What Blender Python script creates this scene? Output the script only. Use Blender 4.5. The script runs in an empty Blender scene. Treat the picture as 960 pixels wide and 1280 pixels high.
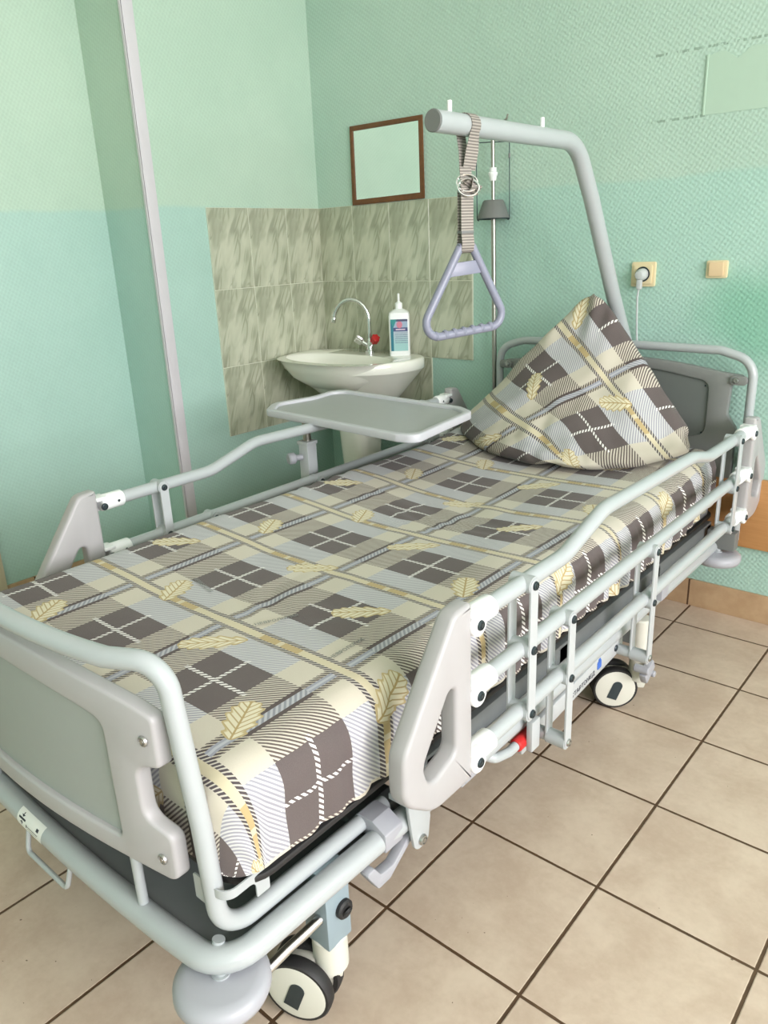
import bpy, bmesh, math, random
from mathutils import Vector, Matrix, noise
random.seed(4)
PI = math.pi
SC = bpy.context.scene
COL = SC.collection
V3 = Vector

# ------------------------------------------------------------------ node helpers
class N:
    """thin wrapper: arithmetic on sockets builds Math nodes"""
    t = None
    def __init__(s, k): s.k = k
def mth(op, *a):
    n = N.t.nodes.new('ShaderNodeMath'); n.operation = op
    for i, x in enumerate(a):
        if isinstance(x, N): N.t.links.new(x.k, n.inputs[i])
        else: n.inputs[i].default_value = float(x)
    return N(n.outputs[0])
N.__add__ = lambda s, o: mth('ADD', s, o); N.__radd__ = lambda s, o: mth('ADD', o, s)
N.__sub__ = lambda s, o: mth('SUBTRACT', s, o); N.__rsub__ = lambda s, o: mth('SUBTRACT', o, s)
N.__mul__ = lambda s, o: mth('MULTIPLY', s, o); N.__rmul__ = lambda s, o: mth('MULTIPLY', o, s)
N.__truediv__ = lambda s, o: mth('DIVIDE', s, o)
lt = lambda a, b: mth('LESS_THAN', a, b)
gt = lambda a, b: mth('GREATER_THAN', a, b)
fract = lambda a: mth('FRACT', a)
absn = lambda a: mth('ABSOLUTE', a)
mn = lambda a, b: mth('MINIMUM', a, b)
mx = lambda a, b: mth('MAXIMUM', a, b)
def smooth(a, lo, hi):
    n = N.t.nodes.new('ShaderNodeMapRange'); n.interpolation_type = 'SMOOTHSTEP'
    N.t.links.new(a.k, n.inputs[0]); n.inputs[1].default_value = lo; n.inputs[2].default_value = hi
    return N(n.outputs[0])
def mixc(f, a, b):
    n = N.t.nodes.new('ShaderNodeMix'); n.data_type = 'RGBA'
    if isinstance(f, N): N.t.links.new(f.k, n.inputs[0])
    else: n.inputs[0].default_value = f
    for s, x in ((6, a), (7, b)):
        if isinstance(x, N): N.t.links.new(x.k, n.inputs[s])
        else: n.inputs[s].default_value = (*x, 1)
    return N(n.outputs[2])
def mulc(a, b):
    n = N.t.nodes.new('ShaderNodeMix'); n.data_type = 'RGBA'; n.blend_type = 'MULTIPLY'; n.inputs[0].default_value = 1
    for s, x in ((6, a), (7, b)):
        if isinstance(x, N): N.t.links.new(x.k, n.inputs[s])
        else: n.inputs[s].default_value = (*x, 1)
    return N(n.outputs[2])
def comb(x, y, z=0.0):
    n = N.t.nodes.new('ShaderNodeCombineXYZ')
    for i, q in enumerate((x, y, z)):
        if isinstance(q, N): N.t.links.new(q.k, n.inputs[i])
        else: n.inputs[i].default_value = q
    return N(n.outputs[0])
def sep(v):
    n = N.t.nodes.new('ShaderNodeSeparateXYZ'); N.t.links.new(v.k, n.inputs[0])
    return [N(o) for o in n.outputs]
def nz(vec, scale, detail=2.0, rough=.5, dist=0.0):
    n = N.t.nodes.new('ShaderNodeTexNoise'); n.inputs['Scale'].default_value = scale
    n.inputs['Detail'].default_value = detail; n.inputs['Roughness'].default_value = rough
    n.inputs['Distortion'].default_value = dist
    if vec: N.t.links.new(vec.k, n.inputs['Vector'])
    return N(n.outputs[0])
def wpos(): return N(N.t.nodes.new('ShaderNodeNewGeometry').outputs['Position'])
def coord(k): return N(N.t.nodes.new('ShaderNodeTexCoord').outputs[k])
def srgb(r, g, b):
    f = lambda c: (c / 12.92 if c <= .04045 else ((c + .055) / 1.055) ** 2.4)
    return tuple(f(c / 255) for c in (r, g, b))
def newmat(name, rough=.5, metal=0.0, spec=.5, coat=0.0):
    m = bpy.data.materials.new(name); m.use_nodes = True; N.t = m.node_tree
    p = m.node_tree.nodes['Principled BSDF']
    p.inputs['Roughness'].default_value = rough; p.inputs['Metallic'].default_value = metal
    p.inputs['Specular IOR Level'].default_value = spec; p.inputs['Coat Weight'].default_value = coat
    return m, p
def setc(p, c):
    if isinstance(c, N): N.t.links.new(c.k, p.inputs['Base Color'])
    else: p.inputs['Base Color'].default_value = (*c, 1)
def bump(p, h, strength=.3, dist=.002):
    n = N.t.nodes.new('ShaderNodeBump'); n.inputs['Strength'].default_value = strength
    n.inputs['Distance'].default_value = dist
    N.t.links.new(h.k, n.inputs['Height']); N.t.links.new(n.outputs[0], p.inputs['Normal'])
def plain(name, c, rough=.5, metal=0.0, var=.06, scale=30, spec=.5, bmp=0.0, coat=0.0):
    m, p = newmat(name, rough, metal, spec, coat)
    o = coord('Object'); f = nz(o, scale, 3)
    setc(p, mixc(f, tuple(x * (1 - var) for x in c), tuple(min(1, x * (1 + var)) for x in c)))
    if bmp: bump(p, nz(o, scale * 12, 2), bmp, .0006)
    return m

M = {}
M['tube'] = plain('painted_steel_tube', srgb(171, 176, 178), .32, spec=.5, var=.02, coat=.25)
M['bar'] = plain('painted_flat_bar', srgb(178, 182, 184), .35, var=.02)
M['white'] = plain('white_plastic', srgb(236, 238, 238), .35, var=.01)
M['plastic'] = plain('warm_grey_plastic', srgb(168, 166, 167), .42, var=.02, bmp=.05)
M['inset'] = plain('footboard_inset', srgb(152, 157, 154), .5, var=.02, bmp=.05)
M['headplastic'] = plain('headboard_plastic', srgb(126, 128, 126), .45, var=.02)
M['headinset'] = plain('headboard_inset', srgb(106, 111, 108), .5, var=.02)
M['bumper'] = plain('bumper_plastic', srgb(166, 167, 174), .42, var=.02)
M['clip'] = plain('grey_clip_plastic', srgb(160, 161, 168), .45, var=.02)
M['dark'] = plain('dark_platform', srgb(104, 108, 108), .6, var=.08)
M['black'] = plain('black_rubber', srgb(34, 33, 34), .6, var=.1)
M['mattr'] = plain('grey_mattress_cover', srgb(150, 152, 160), .75, var=.04)
M['chrome'] = plain('chrome', (.72, .72, .72), .14, 1.0, var=.02)
M['steel'] = plain('brushed_steel', (.36, .34, .31), .28, 1.0, var=.05)
M['bolt'] = plain('zinc_bolt', (.5, .5, .5), .3, 1.0, var=.1)
M['boltdark'] = plain('dark_bolt', srgb(60, 70, 75), .4, .6, var=.1)
M['post'] = plain('blue_grey_column', srgb(136, 152, 160), .45, var=.03)
M['cream'] = plain('cream_plastic', srgb(206, 205, 194), .45, var=.02)
M['red'] = plain('red_plastic', srgb(190, 40, 40), .4, var=.05)
M['blue'] = plain('blue_print', srgb(60, 105, 190), .5, var=.02)
M['ink'] = plain('dark_print', srgb(48, 50, 60), .6, var=.02)
M['sticker'] = plain('sticker_paper', srgb(232, 232, 228), .5, var=.01)
M['ceramic'] = plain('sink_ceramic', srgb(232, 232, 222), .12, var=.015, coat=.4)
M['tray'] = plain('tray_top', srgb(170, 172, 174), .38, var=.02)
M['trayrim'] = plain('tray_rim', srgb(196, 196, 202), .4, var=.02)
M['tri'] = plain('lavender_grey_plastic', srgb(132, 134, 152), .35, var=.03)
M['cap'] = plain('dark_end_cap', srgb(112, 114, 112), .5, var=.03)
M['socket'] = plain('beige_socket_plastic', srgb(220, 204, 166), .4, var=.02)
M['switch'] = plain('tan_switch_plastic', srgb(222, 196, 158), .4, var=.02)
M['cord'] = plain('cable_white', srgb(186, 190, 190), .5, var=.02)
M['pipe'] = plain('waste_pipe', srgb(170, 172, 168), .5, var=.05)
M['hose'] = plain('dark_hose', srgb(40, 44, 42), .5, var=.1)
M['ceil'] = plain('ceiling_paint', srgb(238, 238, 232), .8, var=.01)
M['trim'] = plain('corner_guard_pvc', srgb(206, 202, 207), .4, var=.03)
M['frame'] = None

# webbing strap
m, p = newmat('grey_webbing', .8)
o = sep(coord('UV'))
rib = absn(fract(o[1] * 160.0) - .5) * 2.0
setc(p, mixc(rib, srgb(96, 92, 88), srgb(176, 168, 160)))
bump(p, rib, .5, .001); M['web'] = m
# brown mirror frame
m, p = newmat('brown_frame', .55)
o = coord('Object'); f = nz(o, 40, 4, .6)
setc(p, mixc(f, srgb(74, 46, 22), srgb(128, 82, 44))); M['frame'] = m
# mirror
m, p = newmat('mirror_glass', .03, 1.0); setc(p, mixc(nz(coord('Object'), 3, 2), (.86, .9, .88), (.9, .93, .91))); M['mirror'] = m
# wood board
m, p = newmat('wood_board', .5)
x, y, z = sep(wpos()); f = nz(comb(x * 1.5, y, z * 18.0), 6, 4, .6, .6)
setc(p, mixc(f, srgb(176, 124, 74), srgb(200, 150, 98))); M['wood'] = m
# beige door casing
m, p = newmat('beige_casing', .5)
x, y, z = sep(wpos()); f = nz(comb(x * 12.0, y * 12.0, z), 5, 3)
setc(p, mixc(f, srgb(186, 176, 150), srgb(200, 190, 166))); M['casing'] = m

# wall paint
SCUFF = ((1.733, .0, -.26, .09), (1.555, .0, -.26, -.10))
def wall_mat(name, up, lo, strength, blot=False):
    m, p = newmat(name, .42, spec=.45)
    P = wpos(); x, y, z = sep(P); h = x + y
    n1 = nz(P, 2.2, 4, .6); n2 = nz(P, 60, 2)
    edge = smooth(z + (n1 - .5) * .05, 1.385, 1.405)
    c = mixc(edge, lo, up)
    c = mulc(c, mixc(smooth(n1, .3, .7), (.94, .955, .95), (1.03, 1.02, 1.02)))
    if blot:                                   # darker green blotch with a noisy edge by the switch
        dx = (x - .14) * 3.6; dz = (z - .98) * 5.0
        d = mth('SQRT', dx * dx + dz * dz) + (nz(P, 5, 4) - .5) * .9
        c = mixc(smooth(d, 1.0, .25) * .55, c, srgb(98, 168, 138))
    if blot:
        for a0, b0, xa, xb in SCUFF:
            on = lt(absn(z - (x * b0 + a0)), .0035) * gt(x, xa) * lt(x, xb) * gt(nz(comb(x * 1.0, 0, z * .3 + a0), 70, 2), .50)
            c = mixc(on * .6, c, srgb(120, 140, 124))
    w = 400.0
    a = mth('SINE', (h * .72 + z) * w) ; b = mth('SINE', (h * 1.0 - z * .55) * w * 1.15)
    wv = a * .5 + b * .5 + (nz(P, 150, 2) - .5) * 2.2
    setc(p, mulc(c, mixc(smooth(wv, -1.0, 1.0), (.95, .955, .955), (1.03, 1.03, 1.03))))
    bump(p, wv, strength, .0022)
    return m
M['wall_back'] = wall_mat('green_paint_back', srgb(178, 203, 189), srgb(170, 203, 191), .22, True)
M['wall_left'] = wall_mat('green_paint_left', srgb(182, 205, 188), srgb(171, 202, 192), .10)
m, p = newmat('patch_paint', .5)
P = wpos(); setc(p, mixc(nz(P, 4, 3), srgb(172, 198, 180), srgb(180, 203, 186))); bump(p, nz(P, 220, 2), .3, .001); M['patch'] = m

# floor tiles
def tile_mat(name, ca, cb, s, off=(0, 0)):
    m, p = newmat(name, .42, spec=.4)
    P = wpos(); x, y, z = sep(P)
    u = x / s + off[0]; v = y / s + off[1]
    du = .5 - absn(fract(u) - .5); dv = .5 - absn(fract(v) - .5)
    d = mn(du, dv) * s + (nz(P, 60, 2) - .5) * .0012
    g = lt(d, .0031)
    cell = nz(comb(mth('FLOOR', u) * 3.7, mth('FLOOR', v) * 5.3, 0.5), 1.7, 0)
    n1 = nz(P, 7, 5, .6, .4); n2 = nz(P, 60, 3, .6)
    c = mixc(smooth(n1 * .75 + n2 * .25, .3, .7), ca, cb)
    c = mulc(c, mixc(cell, (.96, .96, .96), (1.03, 1.02, 1.01)))
    c = mixc(gt(nz(P, 90, 1), .80) * .8, c, srgb(80, 62, 46))
    c = mixc(g, c, mixc(nz(P, 25, 3), srgb(62, 46, 34), srgb(100, 76, 54)))
    setc(p, c); bump(p, smooth(d, .0015, .005) + n2 * .04, .5, .002)
    return m
M['floor'] = tile_mat('floor_tile', srgb(182, 162, 144), srgb(203, 186, 168), .30)
m, p = newmat('skirting_tile', .4)
P = wpos(); x, y, z = sep(P)
u = (x + y * .0) / .30 + .0
d = (.5 - absn(fract((x + 1.66 - y) / .30) - .5)) * .3
g = lt(d, .003)
c = mixc(smooth(nz(P, 8, 5, .6), .3, .7), srgb(172, 140, 108), srgb(196, 166, 132))
setc(p, mixc(g, c, srgb(84, 60, 42))); M['skirt'] = m
# marble wall tile; repeated print on every tile
def marble(name, left):
    m, p = newmat(name, .18, spec=.5)
    P = wpos(); x, y, z = sep(P)
    hx = (y - 1.66) if left else (x + 1.714)
    u = fract(hx / .2 + (.0 if not left else 3.0)); v = fract((1.395 - z) / .30 + 2.0)
    q = comb(u * 1.1 + v * .55, v * .55 - u * .3, 3.3)
    ridge = lambda s, o, d: 1.0 - absn(nz(comb(u * 1.3 + v * .75 + o, v * .42 - u * .12, o), s, 2, .5, d) * 2.0 - 1.0)
    pp = u * .9 + v * .55; tt = v * .5 - u * .28
    rg = lambda o, sp, st, d: 1.0 - absn(nz(comb(pp * sp + o, tt * st, o), 1.0, 2, .45, d) * 2.0 - 1.0)
    gate = lambda o: smooth(nz(comb(pp * 2.2 + o, tt * 5.0, o), 1.0, 1), .34, .60)
    r1 = smooth(rg(1.0, 3.2, 1.3, .35), .86, 1.0) * gate(4.0); r2 = smooth(rg(7.0, 4.6, 1.6, .5), .93, 1.0) * gate(9.0)
    cloud = nz(q, 2.4, 3, .5)
    c = mixc(smooth(cloud, .35, .7), srgb(178, 181, 160), srgb(200, 202, 182))
    c = mixc(mx(mx(r1 * .55, r2 * .5), smooth(rg(17.0, 2.6, 1.9, .6), .90, 1.0) * gate(23.0) * .45), c, srgb(112, 118, 96))
    setc(p, c)
    return m
M['tile_b'] = marble('marble_tile_back', False); M['tile_l'] = marble('marble_tile_left', True)
M['grout'] = plain('tile_grout', srgb(206, 208, 190), .7, var=.04)

# plaid bed linen: L lines run along v, T lines along u, one period = P metres
def plaid(name):
    m, p = newmat(name, .85, spec=.2)
    U = coord('UV'); u, v, _ = sep(U)
    a = absn(fract(u + .5) - .5); b = absn(fract(v + .5) - .5)
    k = 34.0
    tw = fract((u - v) * k); tw2 = fract((u - v) * k * 1.0 + .25); hat = lt(tw, .5)
    fine = nz(comb(u * 1.0, v * 1.0, 0), 160, 2, .6)
    cream = mixc(fine, srgb(189, 182, 167), srgb(202, 195, 181))
    grey = mixc(hat, srgb(198, 198, 197), srgb(150, 149, 158))
    brown = mixc(hat, srgb(196, 189, 176), srgb(98, 88, 84))
    dark = mixc(fine, srgb(86, 77, 76), srgb(106, 97, 96))
    inA = lt(a, .262); inB = lt(b, .268)
    c = mixc(inA, mixc(inB, dark, grey), mixc(inB, brown, cream))
    # white twill lines crossing the dark blocks
    onu = gt(a, .487) * gt(b, .24); onv = gt(b, .486) * gt(a, .235)
    dash = lt(fract((u - v) * 28.0), .55)
    c = mixc(mx(onu, onv) * dash, c, srgb(232, 230, 226))
    # L band
    zig = lt(fract((u + v) * 26.0), .5)
    lc = mixc(lt(b, .27), mixc(zig, srgb(138, 140, 148), srgb(176, 177, 182)), mixc(lt(a, .009), srgb(148, 150, 160), srgb(174, 176, 184)))
    bord = mixc(lt(b, .27), srgb(84, 74, 72), mixc(lt(fract((u - v) * k + .1), .66), srgb(196, 188, 170), srgb(84, 75, 73)))
    c = mixc(lt(a, .066) * hat * .9, c, srgb(92, 82, 78))
    c = mixc(lt(a, .055), c, bord)
    c = mixc(lt(a, .027), c, lc)
    # T band
    gold = gt(a, .33) * gt(absn(a - .5), .02)
    tc = mixc(gold, srgb(200, 190, 163), srgb(180, 160, 118))
    bord2 = mixc(lt(fract((u - v) * k + .1), .62), srgb(198, 192, 180), srgb(82, 75, 78))
    c = mixc(lt(b, .060), c, bord2)
    c = mixc(lt(b, .027), c, tc)
    # feathers, five in every two by two periods
    for (cu, cv, ang, sl, sw) in ((.31, .09, -63, .17, .10), (1.60, .62, 42, .20, .085), (1.92, 1.34, -60, .17, .10), (1.14, 1.77, 44, .22, .08), (.80, .97, 38, .2, .08)):
        pu = (fract((u - cu) / 2.0 + .5) - .5) * 2.0; pv = (fract((v - cv) / 2.0 + .5) - .5) * 2.0
        ca, sa = math.cos(math.radians(ang)), math.sin(math.radians(ang))
        s_ = (pu * ca + pv * sa) / sl; t_ = (pv * ca - pu * sa) / sw
        at = absn(t_)
        lobes = mth('SINE', (s_ * 3.2 + at * 1.1) * 5.0) * .13
        wid = mth('SQRT', mx(1.0 - s_ * s_, 0.0)) * (1.0 - s_ * .25) + lobes
        mask = lt(at, wid * .9) * lt(absn(s_), .98)
        vein = mth('SINE', (s_ * 2.6 + at * 1.6) * 9.0)
        lcx = mixc(smooth(vein, -1.0, -.45), srgb(170, 150, 106), srgb(214, 206, 180))
        lcx = mixc(lt(at, .06), lcx, srgb(172, 150, 104))
        lcx = mixc(smooth(at - wid * .9, -.22, -.05), lcx, srgb(180, 162, 118))
        c = mixc(mask, c, lcx)
    setc(p, c)
    bump(p, nz(comb(u, v, 0), 420, 1) + nz(comb(u, v, 0), 9, 3) * 3.0, .25, .0012)
    p.inputs['Sheen Weight'].default_value = .12
    return m
M['plaid'] = plaid('plaid_cotton')

# ------------------------------------------------------------------ mesh helpers
def obj(name, bm, mat, parent=None, sharp=35, smooth_=True):
    me = bpy.data.meshes.new(name)
    off = ORG.get(parent.name, V3()) if parent else V3()
    if off.length: bmesh.ops.translate(bm, verts=bm.verts, vec=-off)
    bmesh.ops.recalc_face_normals(bm, faces=bm.faces)
    bm.to_mesh(me); bm.free()
    mats = mat if isinstance(mat, (list, tuple)) else [mat]
    for q in mats: me.materials.append(q)
    if smooth_:
        me.shade_smooth(); me.set_sharp_from_angle(angle=math.radians(sharp))
    o = bpy.data.objects.new(name, me); COL.objects.link(o)
    if parent: o.parent = parent; ORG[o.name] = off
    return o
ORG = {}
def thing(name, label, cat, loc, group=None):
    o = bpy.data.objects.new(name, None); COL.objects.link(o); o.location = loc
    o.empty_display_size = .05
    ORG[o.name] = V3(loc); return tag(o, label, cat, group)
def tag(o, label, cat, group=None):
    o['label'] = label; o['category'] = cat
    if group: o['group'] = group
    return o
def struct(o, label=None):
    o['kind'] = 'structure'
    if label: o['label'] = label
    return o
def lab(o, s): o['label'] = s; return o

def box(bm, lo, hi, bev=0.0, seg=2, mi=0):
    r = bmesh.ops.create_cube(bm, size=1)
    vs = r['verts']; lo, hi = V3(lo), V3(hi)
    for v in vs: v.co = V3([(lo[i] + hi[i]) / 2 + v.co[i] * (hi[i] - lo[i]) for i in range(3)])
    fs = set(f for v in vs for f in v.link_faces)
    for f in fs: f.material_index = mi
    if bev:
        es = list(set(e for v in vs for e in v.link_edges))
        bmesh.ops.bevel(bm, geom=es, offset=bev, segments=seg, affect='EDGES', profile=.6)
def xbox(bm, c, size, rot=None, bev=0.0, seg=2):
    b2 = bmesh.new(); s = V3(size) / 2
    box(b2, -s, s, bev, seg)
    if rot: bmesh.ops.rotate(b2, verts=b2.verts, cent=(0, 0, 0), matrix=rot)
    bmesh.ops.translate(b2, verts=b2.verts, vec=V3(c)); merge(bm, b2)
def merge(bm, b2):
    me = bpy.data.meshes.new('t'); b2.to_mesh(me); b2.free(); bm.from_mesh(me); bpy.data.meshes.remove(me)
def fillet(pts, r, n=7):
    pts = [V3(p) for p in pts]; out = [pts[0]]
    for i in range(1, len(pts) - 1):
        a, b, c = pts[i - 1], pts[i], pts[i + 1]
        rr = r[i] if isinstance(r, (list, tuple)) else r
        d1, d2 = (a - b), (c - b); l1, l2 = d1.length, d2.length; d1.normalize(); d2.normalize()
        ang = d1.angle(d2)
        if ang > 3.12 or rr <= 0: out.append(b); continue
        t = min(rr / math.tan(ang / 2), l1 * .49, l2 * .49); R = t * math.tan(ang / 2)
        cen = b + (d1 + d2).normalized() * (R / math.sin(ang / 2))
        p1, p2 = b + d1 * t - cen, b + d2 * t - cen
        tot = p1.angle(p2)
        for k in range(n + 1):
            f = k / n
            out.append(cen + (p1 * math.sin((1 - f) * tot) + p2 * math.sin(f * tot)) / math.sin(tot))
    out.append(pts[-1]); return out
def tube(bm, pts, r, seg=14, r_fil=0.0, closed=False, nf=7):
    pts = fillet(pts, r_fil, nf) if r_fil else [V3(p) for p in pts]
    n = len(pts); rings = []; up = None
    for i, q in enumerate(pts):
        if closed: t = (pts[(i + 1) % n] - pts[i - 1]).normalized()
        else: t = (pts[min(i + 1, n - 1)] - pts[max(i - 1, 0)]).normalized()
        if up is None: up = V3((0, 0, 1)) if abs(t.z) < .9 else V3((1, 0, 0))
        up = (up - t * up.dot(t)).normalized(); s = t.cross(up)
        rad = r[i] if isinstance(r, list) else r
        rings.append([bm.verts.new(q + (s * math.cos(2 * PI * k / seg) + up * math.sin(2 * PI * k / seg)) * rad) for k in range(seg)])
    m_ = n if closed else n - 1
    for i in range(m_):
        A, B = rings[i], rings[(i + 1) % n]
        for k in range(seg): bm.faces.new((A[k], A[(k + 1) % seg], B[(k + 1) % seg], B[k]))
    if not closed: bm.faces.new(rings[0][::-1]); bm.faces.new(rings[-1])
def cyl(bm, a, b, r, seg=24, r2=None, bev=0.0):
    a, b = V3(a), V3(b); d = (b - a); L = d.length; d.normalize(); r2 = r if r2 is None else r2
    prof = [(0, 0), (r - bev, 0), (r, bev), (r2, L - bev), (r2 - bev, L), (0, L)] if bev else [(0, 0), (r, 0), (r2, L), (0, L)]
    lathe(bm, prof, a, d, seg)
def lathe(bm, prof, org=(0, 0, 0), axis=(0, 0, 1), seg=28):
    axis = V3(axis).normalized(); u = axis.orthogonal().normalized(); w = axis.cross(u); org = V3(org); rings = []
    for (r, h) in prof:
        if r < 1e-6: rings.append([bm.verts.new(org + axis * h)])
        else: rings.append([bm.verts.new(org + axis * h + (u * math.cos(2 * PI * k / seg) + w * math.sin(2 * PI * k / seg)) * r) for k in range(seg)])
    for A, B in zip(rings, rings[1:]):
        for k in range(seg):
            k2 = (k + 1) % seg
            if len(A) == 1 and len(B) == 1: continue
            if len(A) == 1: bm.faces.new((A[0], B[k], B[k2]))
            elif len(B) == 1: bm.faces.new((A[k], A[k2], B[0]))
            else: bm.faces.new((A[k], A[k2], B[k2], B[k]))
def round2d(pts, r, n=6):
    P = [V3((x, y, 0)) for x, y in pts]; out = []
    m_ = len(P)
    for i in range(m_):
        rr = r[i] if isinstance(r, (list, tuple)) else r
        f = fillet([P[i - 1], P[i], P[(i + 1) % m_]], rr, n)[1:-1]
        out += [(q.x, q.y) for q in f]
    return out
def prism(bm, outline, f, t, bev=0.0, holes=(), bev_seg=2):
    """outline in 2D, f(x,y,d) maps to 3D, d runs 0..t"""
    loops = [outline] + list(holes)
    b2 = bmesh.new(); es = []
    for lp in loops:
        vs = [b2.verts.new((x, y, 0)) for x, y in lp]
        es += [b2.edges.new((vs[i], vs[(i + 1) % len(vs)])) for i in range(len(vs))]
    bmesh.ops.triangle_fill(b2, use_beauty=True, use_dissolve=False, edges=es)
    r = bmesh.ops.extrude_face_region(b2, geom=list(b2.faces))
    vs = [g for g in r['geom'] if isinstance(g, bmesh.types.BMVert)]
    bmesh.ops.translate(b2, verts=vs, vec=(0, 0, t))
    bmesh.ops.recalc_face_normals(b2, faces=b2.faces)
    if bev:
        ee = [e for e in b2.edges if len(e.link_faces) == 2 and e.calc_face_angle(0) > 1.2]
        bmesh.ops.bevel(b2, geom=ee, offset=bev, segments=bev_seg, affect='EDGES', profile=.5)
    for v in b2.verts: v.co = f(v.co.x, v.co.y, v.co.z)
    merge(bm, b2)
B = bmesh.new
def bolt(bm, c, axis, r=.007, h=.005):
    lathe(bm, [(0, h), (r * .45, h), (r * .5, h * .6), (r * .62, h * .6), (r * .66, h), (r * .85, h * .9), (r, h * .4), (r, 0)], c, axis, 14)
def text_mesh(name, s, size, mat, place, parent=None, ext=.0006, sub=False):
    cu = bpy.data.curves.new('t', 'FONT'); cu.body = s; cu.size = size; cu.align_x = 'CENTER'; cu.align_y = 'CENTER'
    cu.extrude = 0; cu.resolution_u = 2
    to = bpy.data.objects.new('t', cu); COL.objects.link(to)
    dg = bpy.context.evaluated_depsgraph_get(); dg.update()
    me = bpy.data.meshes.new_from_object(to.evaluated_get(dg))
    bm = B(); bm.from_mesh(me)
    bpy.data.objects.remove(to); bpy.data.curves.remove(cu); bpy.data.meshes.remove(me)
    r = bmesh.ops.extrude_face_region(bm, geom=list(bm.faces))
    bmesh.ops.translate(bm, verts=[g for g in r['geom'] if isinstance(g, bmesh.types.BMVert)], vec=(0, 0, ext))
    for v in bm.verts: v.co = place(v.co.x, v.co.y, v.co.z)
    return obj(name, bm, mat, parent, smooth_=False)

# ------------------------------------------------------------------ camera
cam = bpy.data.cameras.new('camera'); co = bpy.data.objects.new('camera', cam); COL.objects.link(co)
S_ = .30
rx, rr, rz = (math.radians(a) for a in (70.8663, -2.4334, 41.1335))
R = Matrix.Rotation(rz, 3, 'Z') @ Matrix.Rotation(rx, 3, 'X') @ Matrix.Rotation(rr, 3, 'Z')
co.matrix_world = Matrix.Translation(V3((2.63765, -2.87842, 4.1040)) * S_) @ R.to_4x4()
cam.sensor_fit = 'AUTO'; cam.sensor_width = 36; cam.lens = 957.156 / 1280 * 36; cam.clip_start = .05
SC.camera = co

# ------------------------------------------------------------------ room
YB, XL, XR, XW, YF, H = 1.66, -1.714, -1.99, 3.6, -2.9, 2.75
bm = B(); box(bm, (XR - .15, YF - .15, -.12), (XW + .15, YB + .15, 0)); struct(obj('floor', bm, M['floor'], smooth_=False), 'beige square floor tiles with dark grout')
bm = B(); box(bm, (XR - .15, YF - .15, H), (XW + .15, YB + .15, H + .12)); struct(obj('ceiling', bm, M['ceil'], smooth_=False), 'white ceiling')
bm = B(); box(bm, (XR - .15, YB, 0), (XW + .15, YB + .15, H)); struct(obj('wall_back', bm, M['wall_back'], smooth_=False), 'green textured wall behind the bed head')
bm = B(); box(bm, (XR - .15, .81, 0), (XL, YB, H)); box(bm, (XR - .15, YF, 0), (XR, .81, H))
struct(obj('wall_left', bm, M['wall_left'], smooth_=False), 'green wall at left with a shallow recess')
bm = B(); box(bm, (XR - .15, YF - .15, 0), (XW + .15, YF, H)); struct(obj('wall_front', bm, M['wall_left'], smooth_=False), 'green wall behind the camera')
WY0, WY1, WZ0, WZ1 = -2.5, .9, .85, 2.45
bm = B()
box(bm, (XW, YF, 0), (XW + .15, WY0, H)); box(bm, (XW, WY1, 0), (XW + .15, YB, H))
box(bm, (XW, WY0, 0), (XW + .15, WY1, WZ0)); box(bm, (XW, WY0, WZ1), (XW + .15, WY1, H))
struct(obj('wall_right', bm, M['wall_left'], smooth_=False), 'green wall with the window')
bm = B()
fw = .06
for y0 in (WY0, (WY0 + WY1) / 2 - fw / 2, WY1 - fw): box(bm, (XW + .04, y0, WZ0), (XW + .11, y0 + fw, WZ1), .006)
for z0 in (WZ0, WZ1 - fw): box(bm, (XW + .045, WY0, z0), (XW + .105, WY1, z0 + fw), .006)
box(bm, (XW - .12, WY0 - .03, WZ0 - .03), (XW + .04, WY1 + .03, WZ0), .006)
struct(obj('window_1', bm, M['white']), 'white window frame with sill')
# corner guard on the outer corner of the left wall
bm = B(); box(bm, (XL - .012, .806, .0), (XL + .003, .8525, H), .001); box(bm, (XL - .010, .8045, 0), (XL + .003, .81, H), .001)
struct(obj('trim_1', bm, M['trim']), 'white corner guard strip on the left wall')
# door casing in the recess
bm = B(); box(bm, (XR, .07, 0), (XR + .03, .17, 2.12), .004); box(bm, (XR, -.85, 2.02), (XR + .03, .07, 2.12), .004); box(bm, (XR, -.95, 0), (XR + .03, -.85, 2.12), .004)
struct(obj('trim_2', bm, M['casing']), 'beige door casing in the left recess')
bm = B(); box(bm, (XR, -.848, .005), (XR + .012, .068, 2.018), .002)
for z0 in (.15, 1.1): box(bm, (XR + .012, -.72, z0), (XR + .018, -.06, z0 + .75), .005)
struct(obj('door_1', bm, M['casing']), 'beige door leaf')
bm = B(); box(bm, (XL, YB - .010, 0), (XW, YB, .098), .002); struct(obj('baseboard_back', bm, M['skirt']), 'tan tiled skirting under the back wall')
bm = B(); box(bm, (XR, .175, 0), (XR + .010, .81, .1), .002); box(bm, (XL, .86, 0), (XL + .010, YB, .098), .002); struct(obj('baseboard_left', bm, M['skirt']), 'tan tiled skirting under the left wall')
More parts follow.
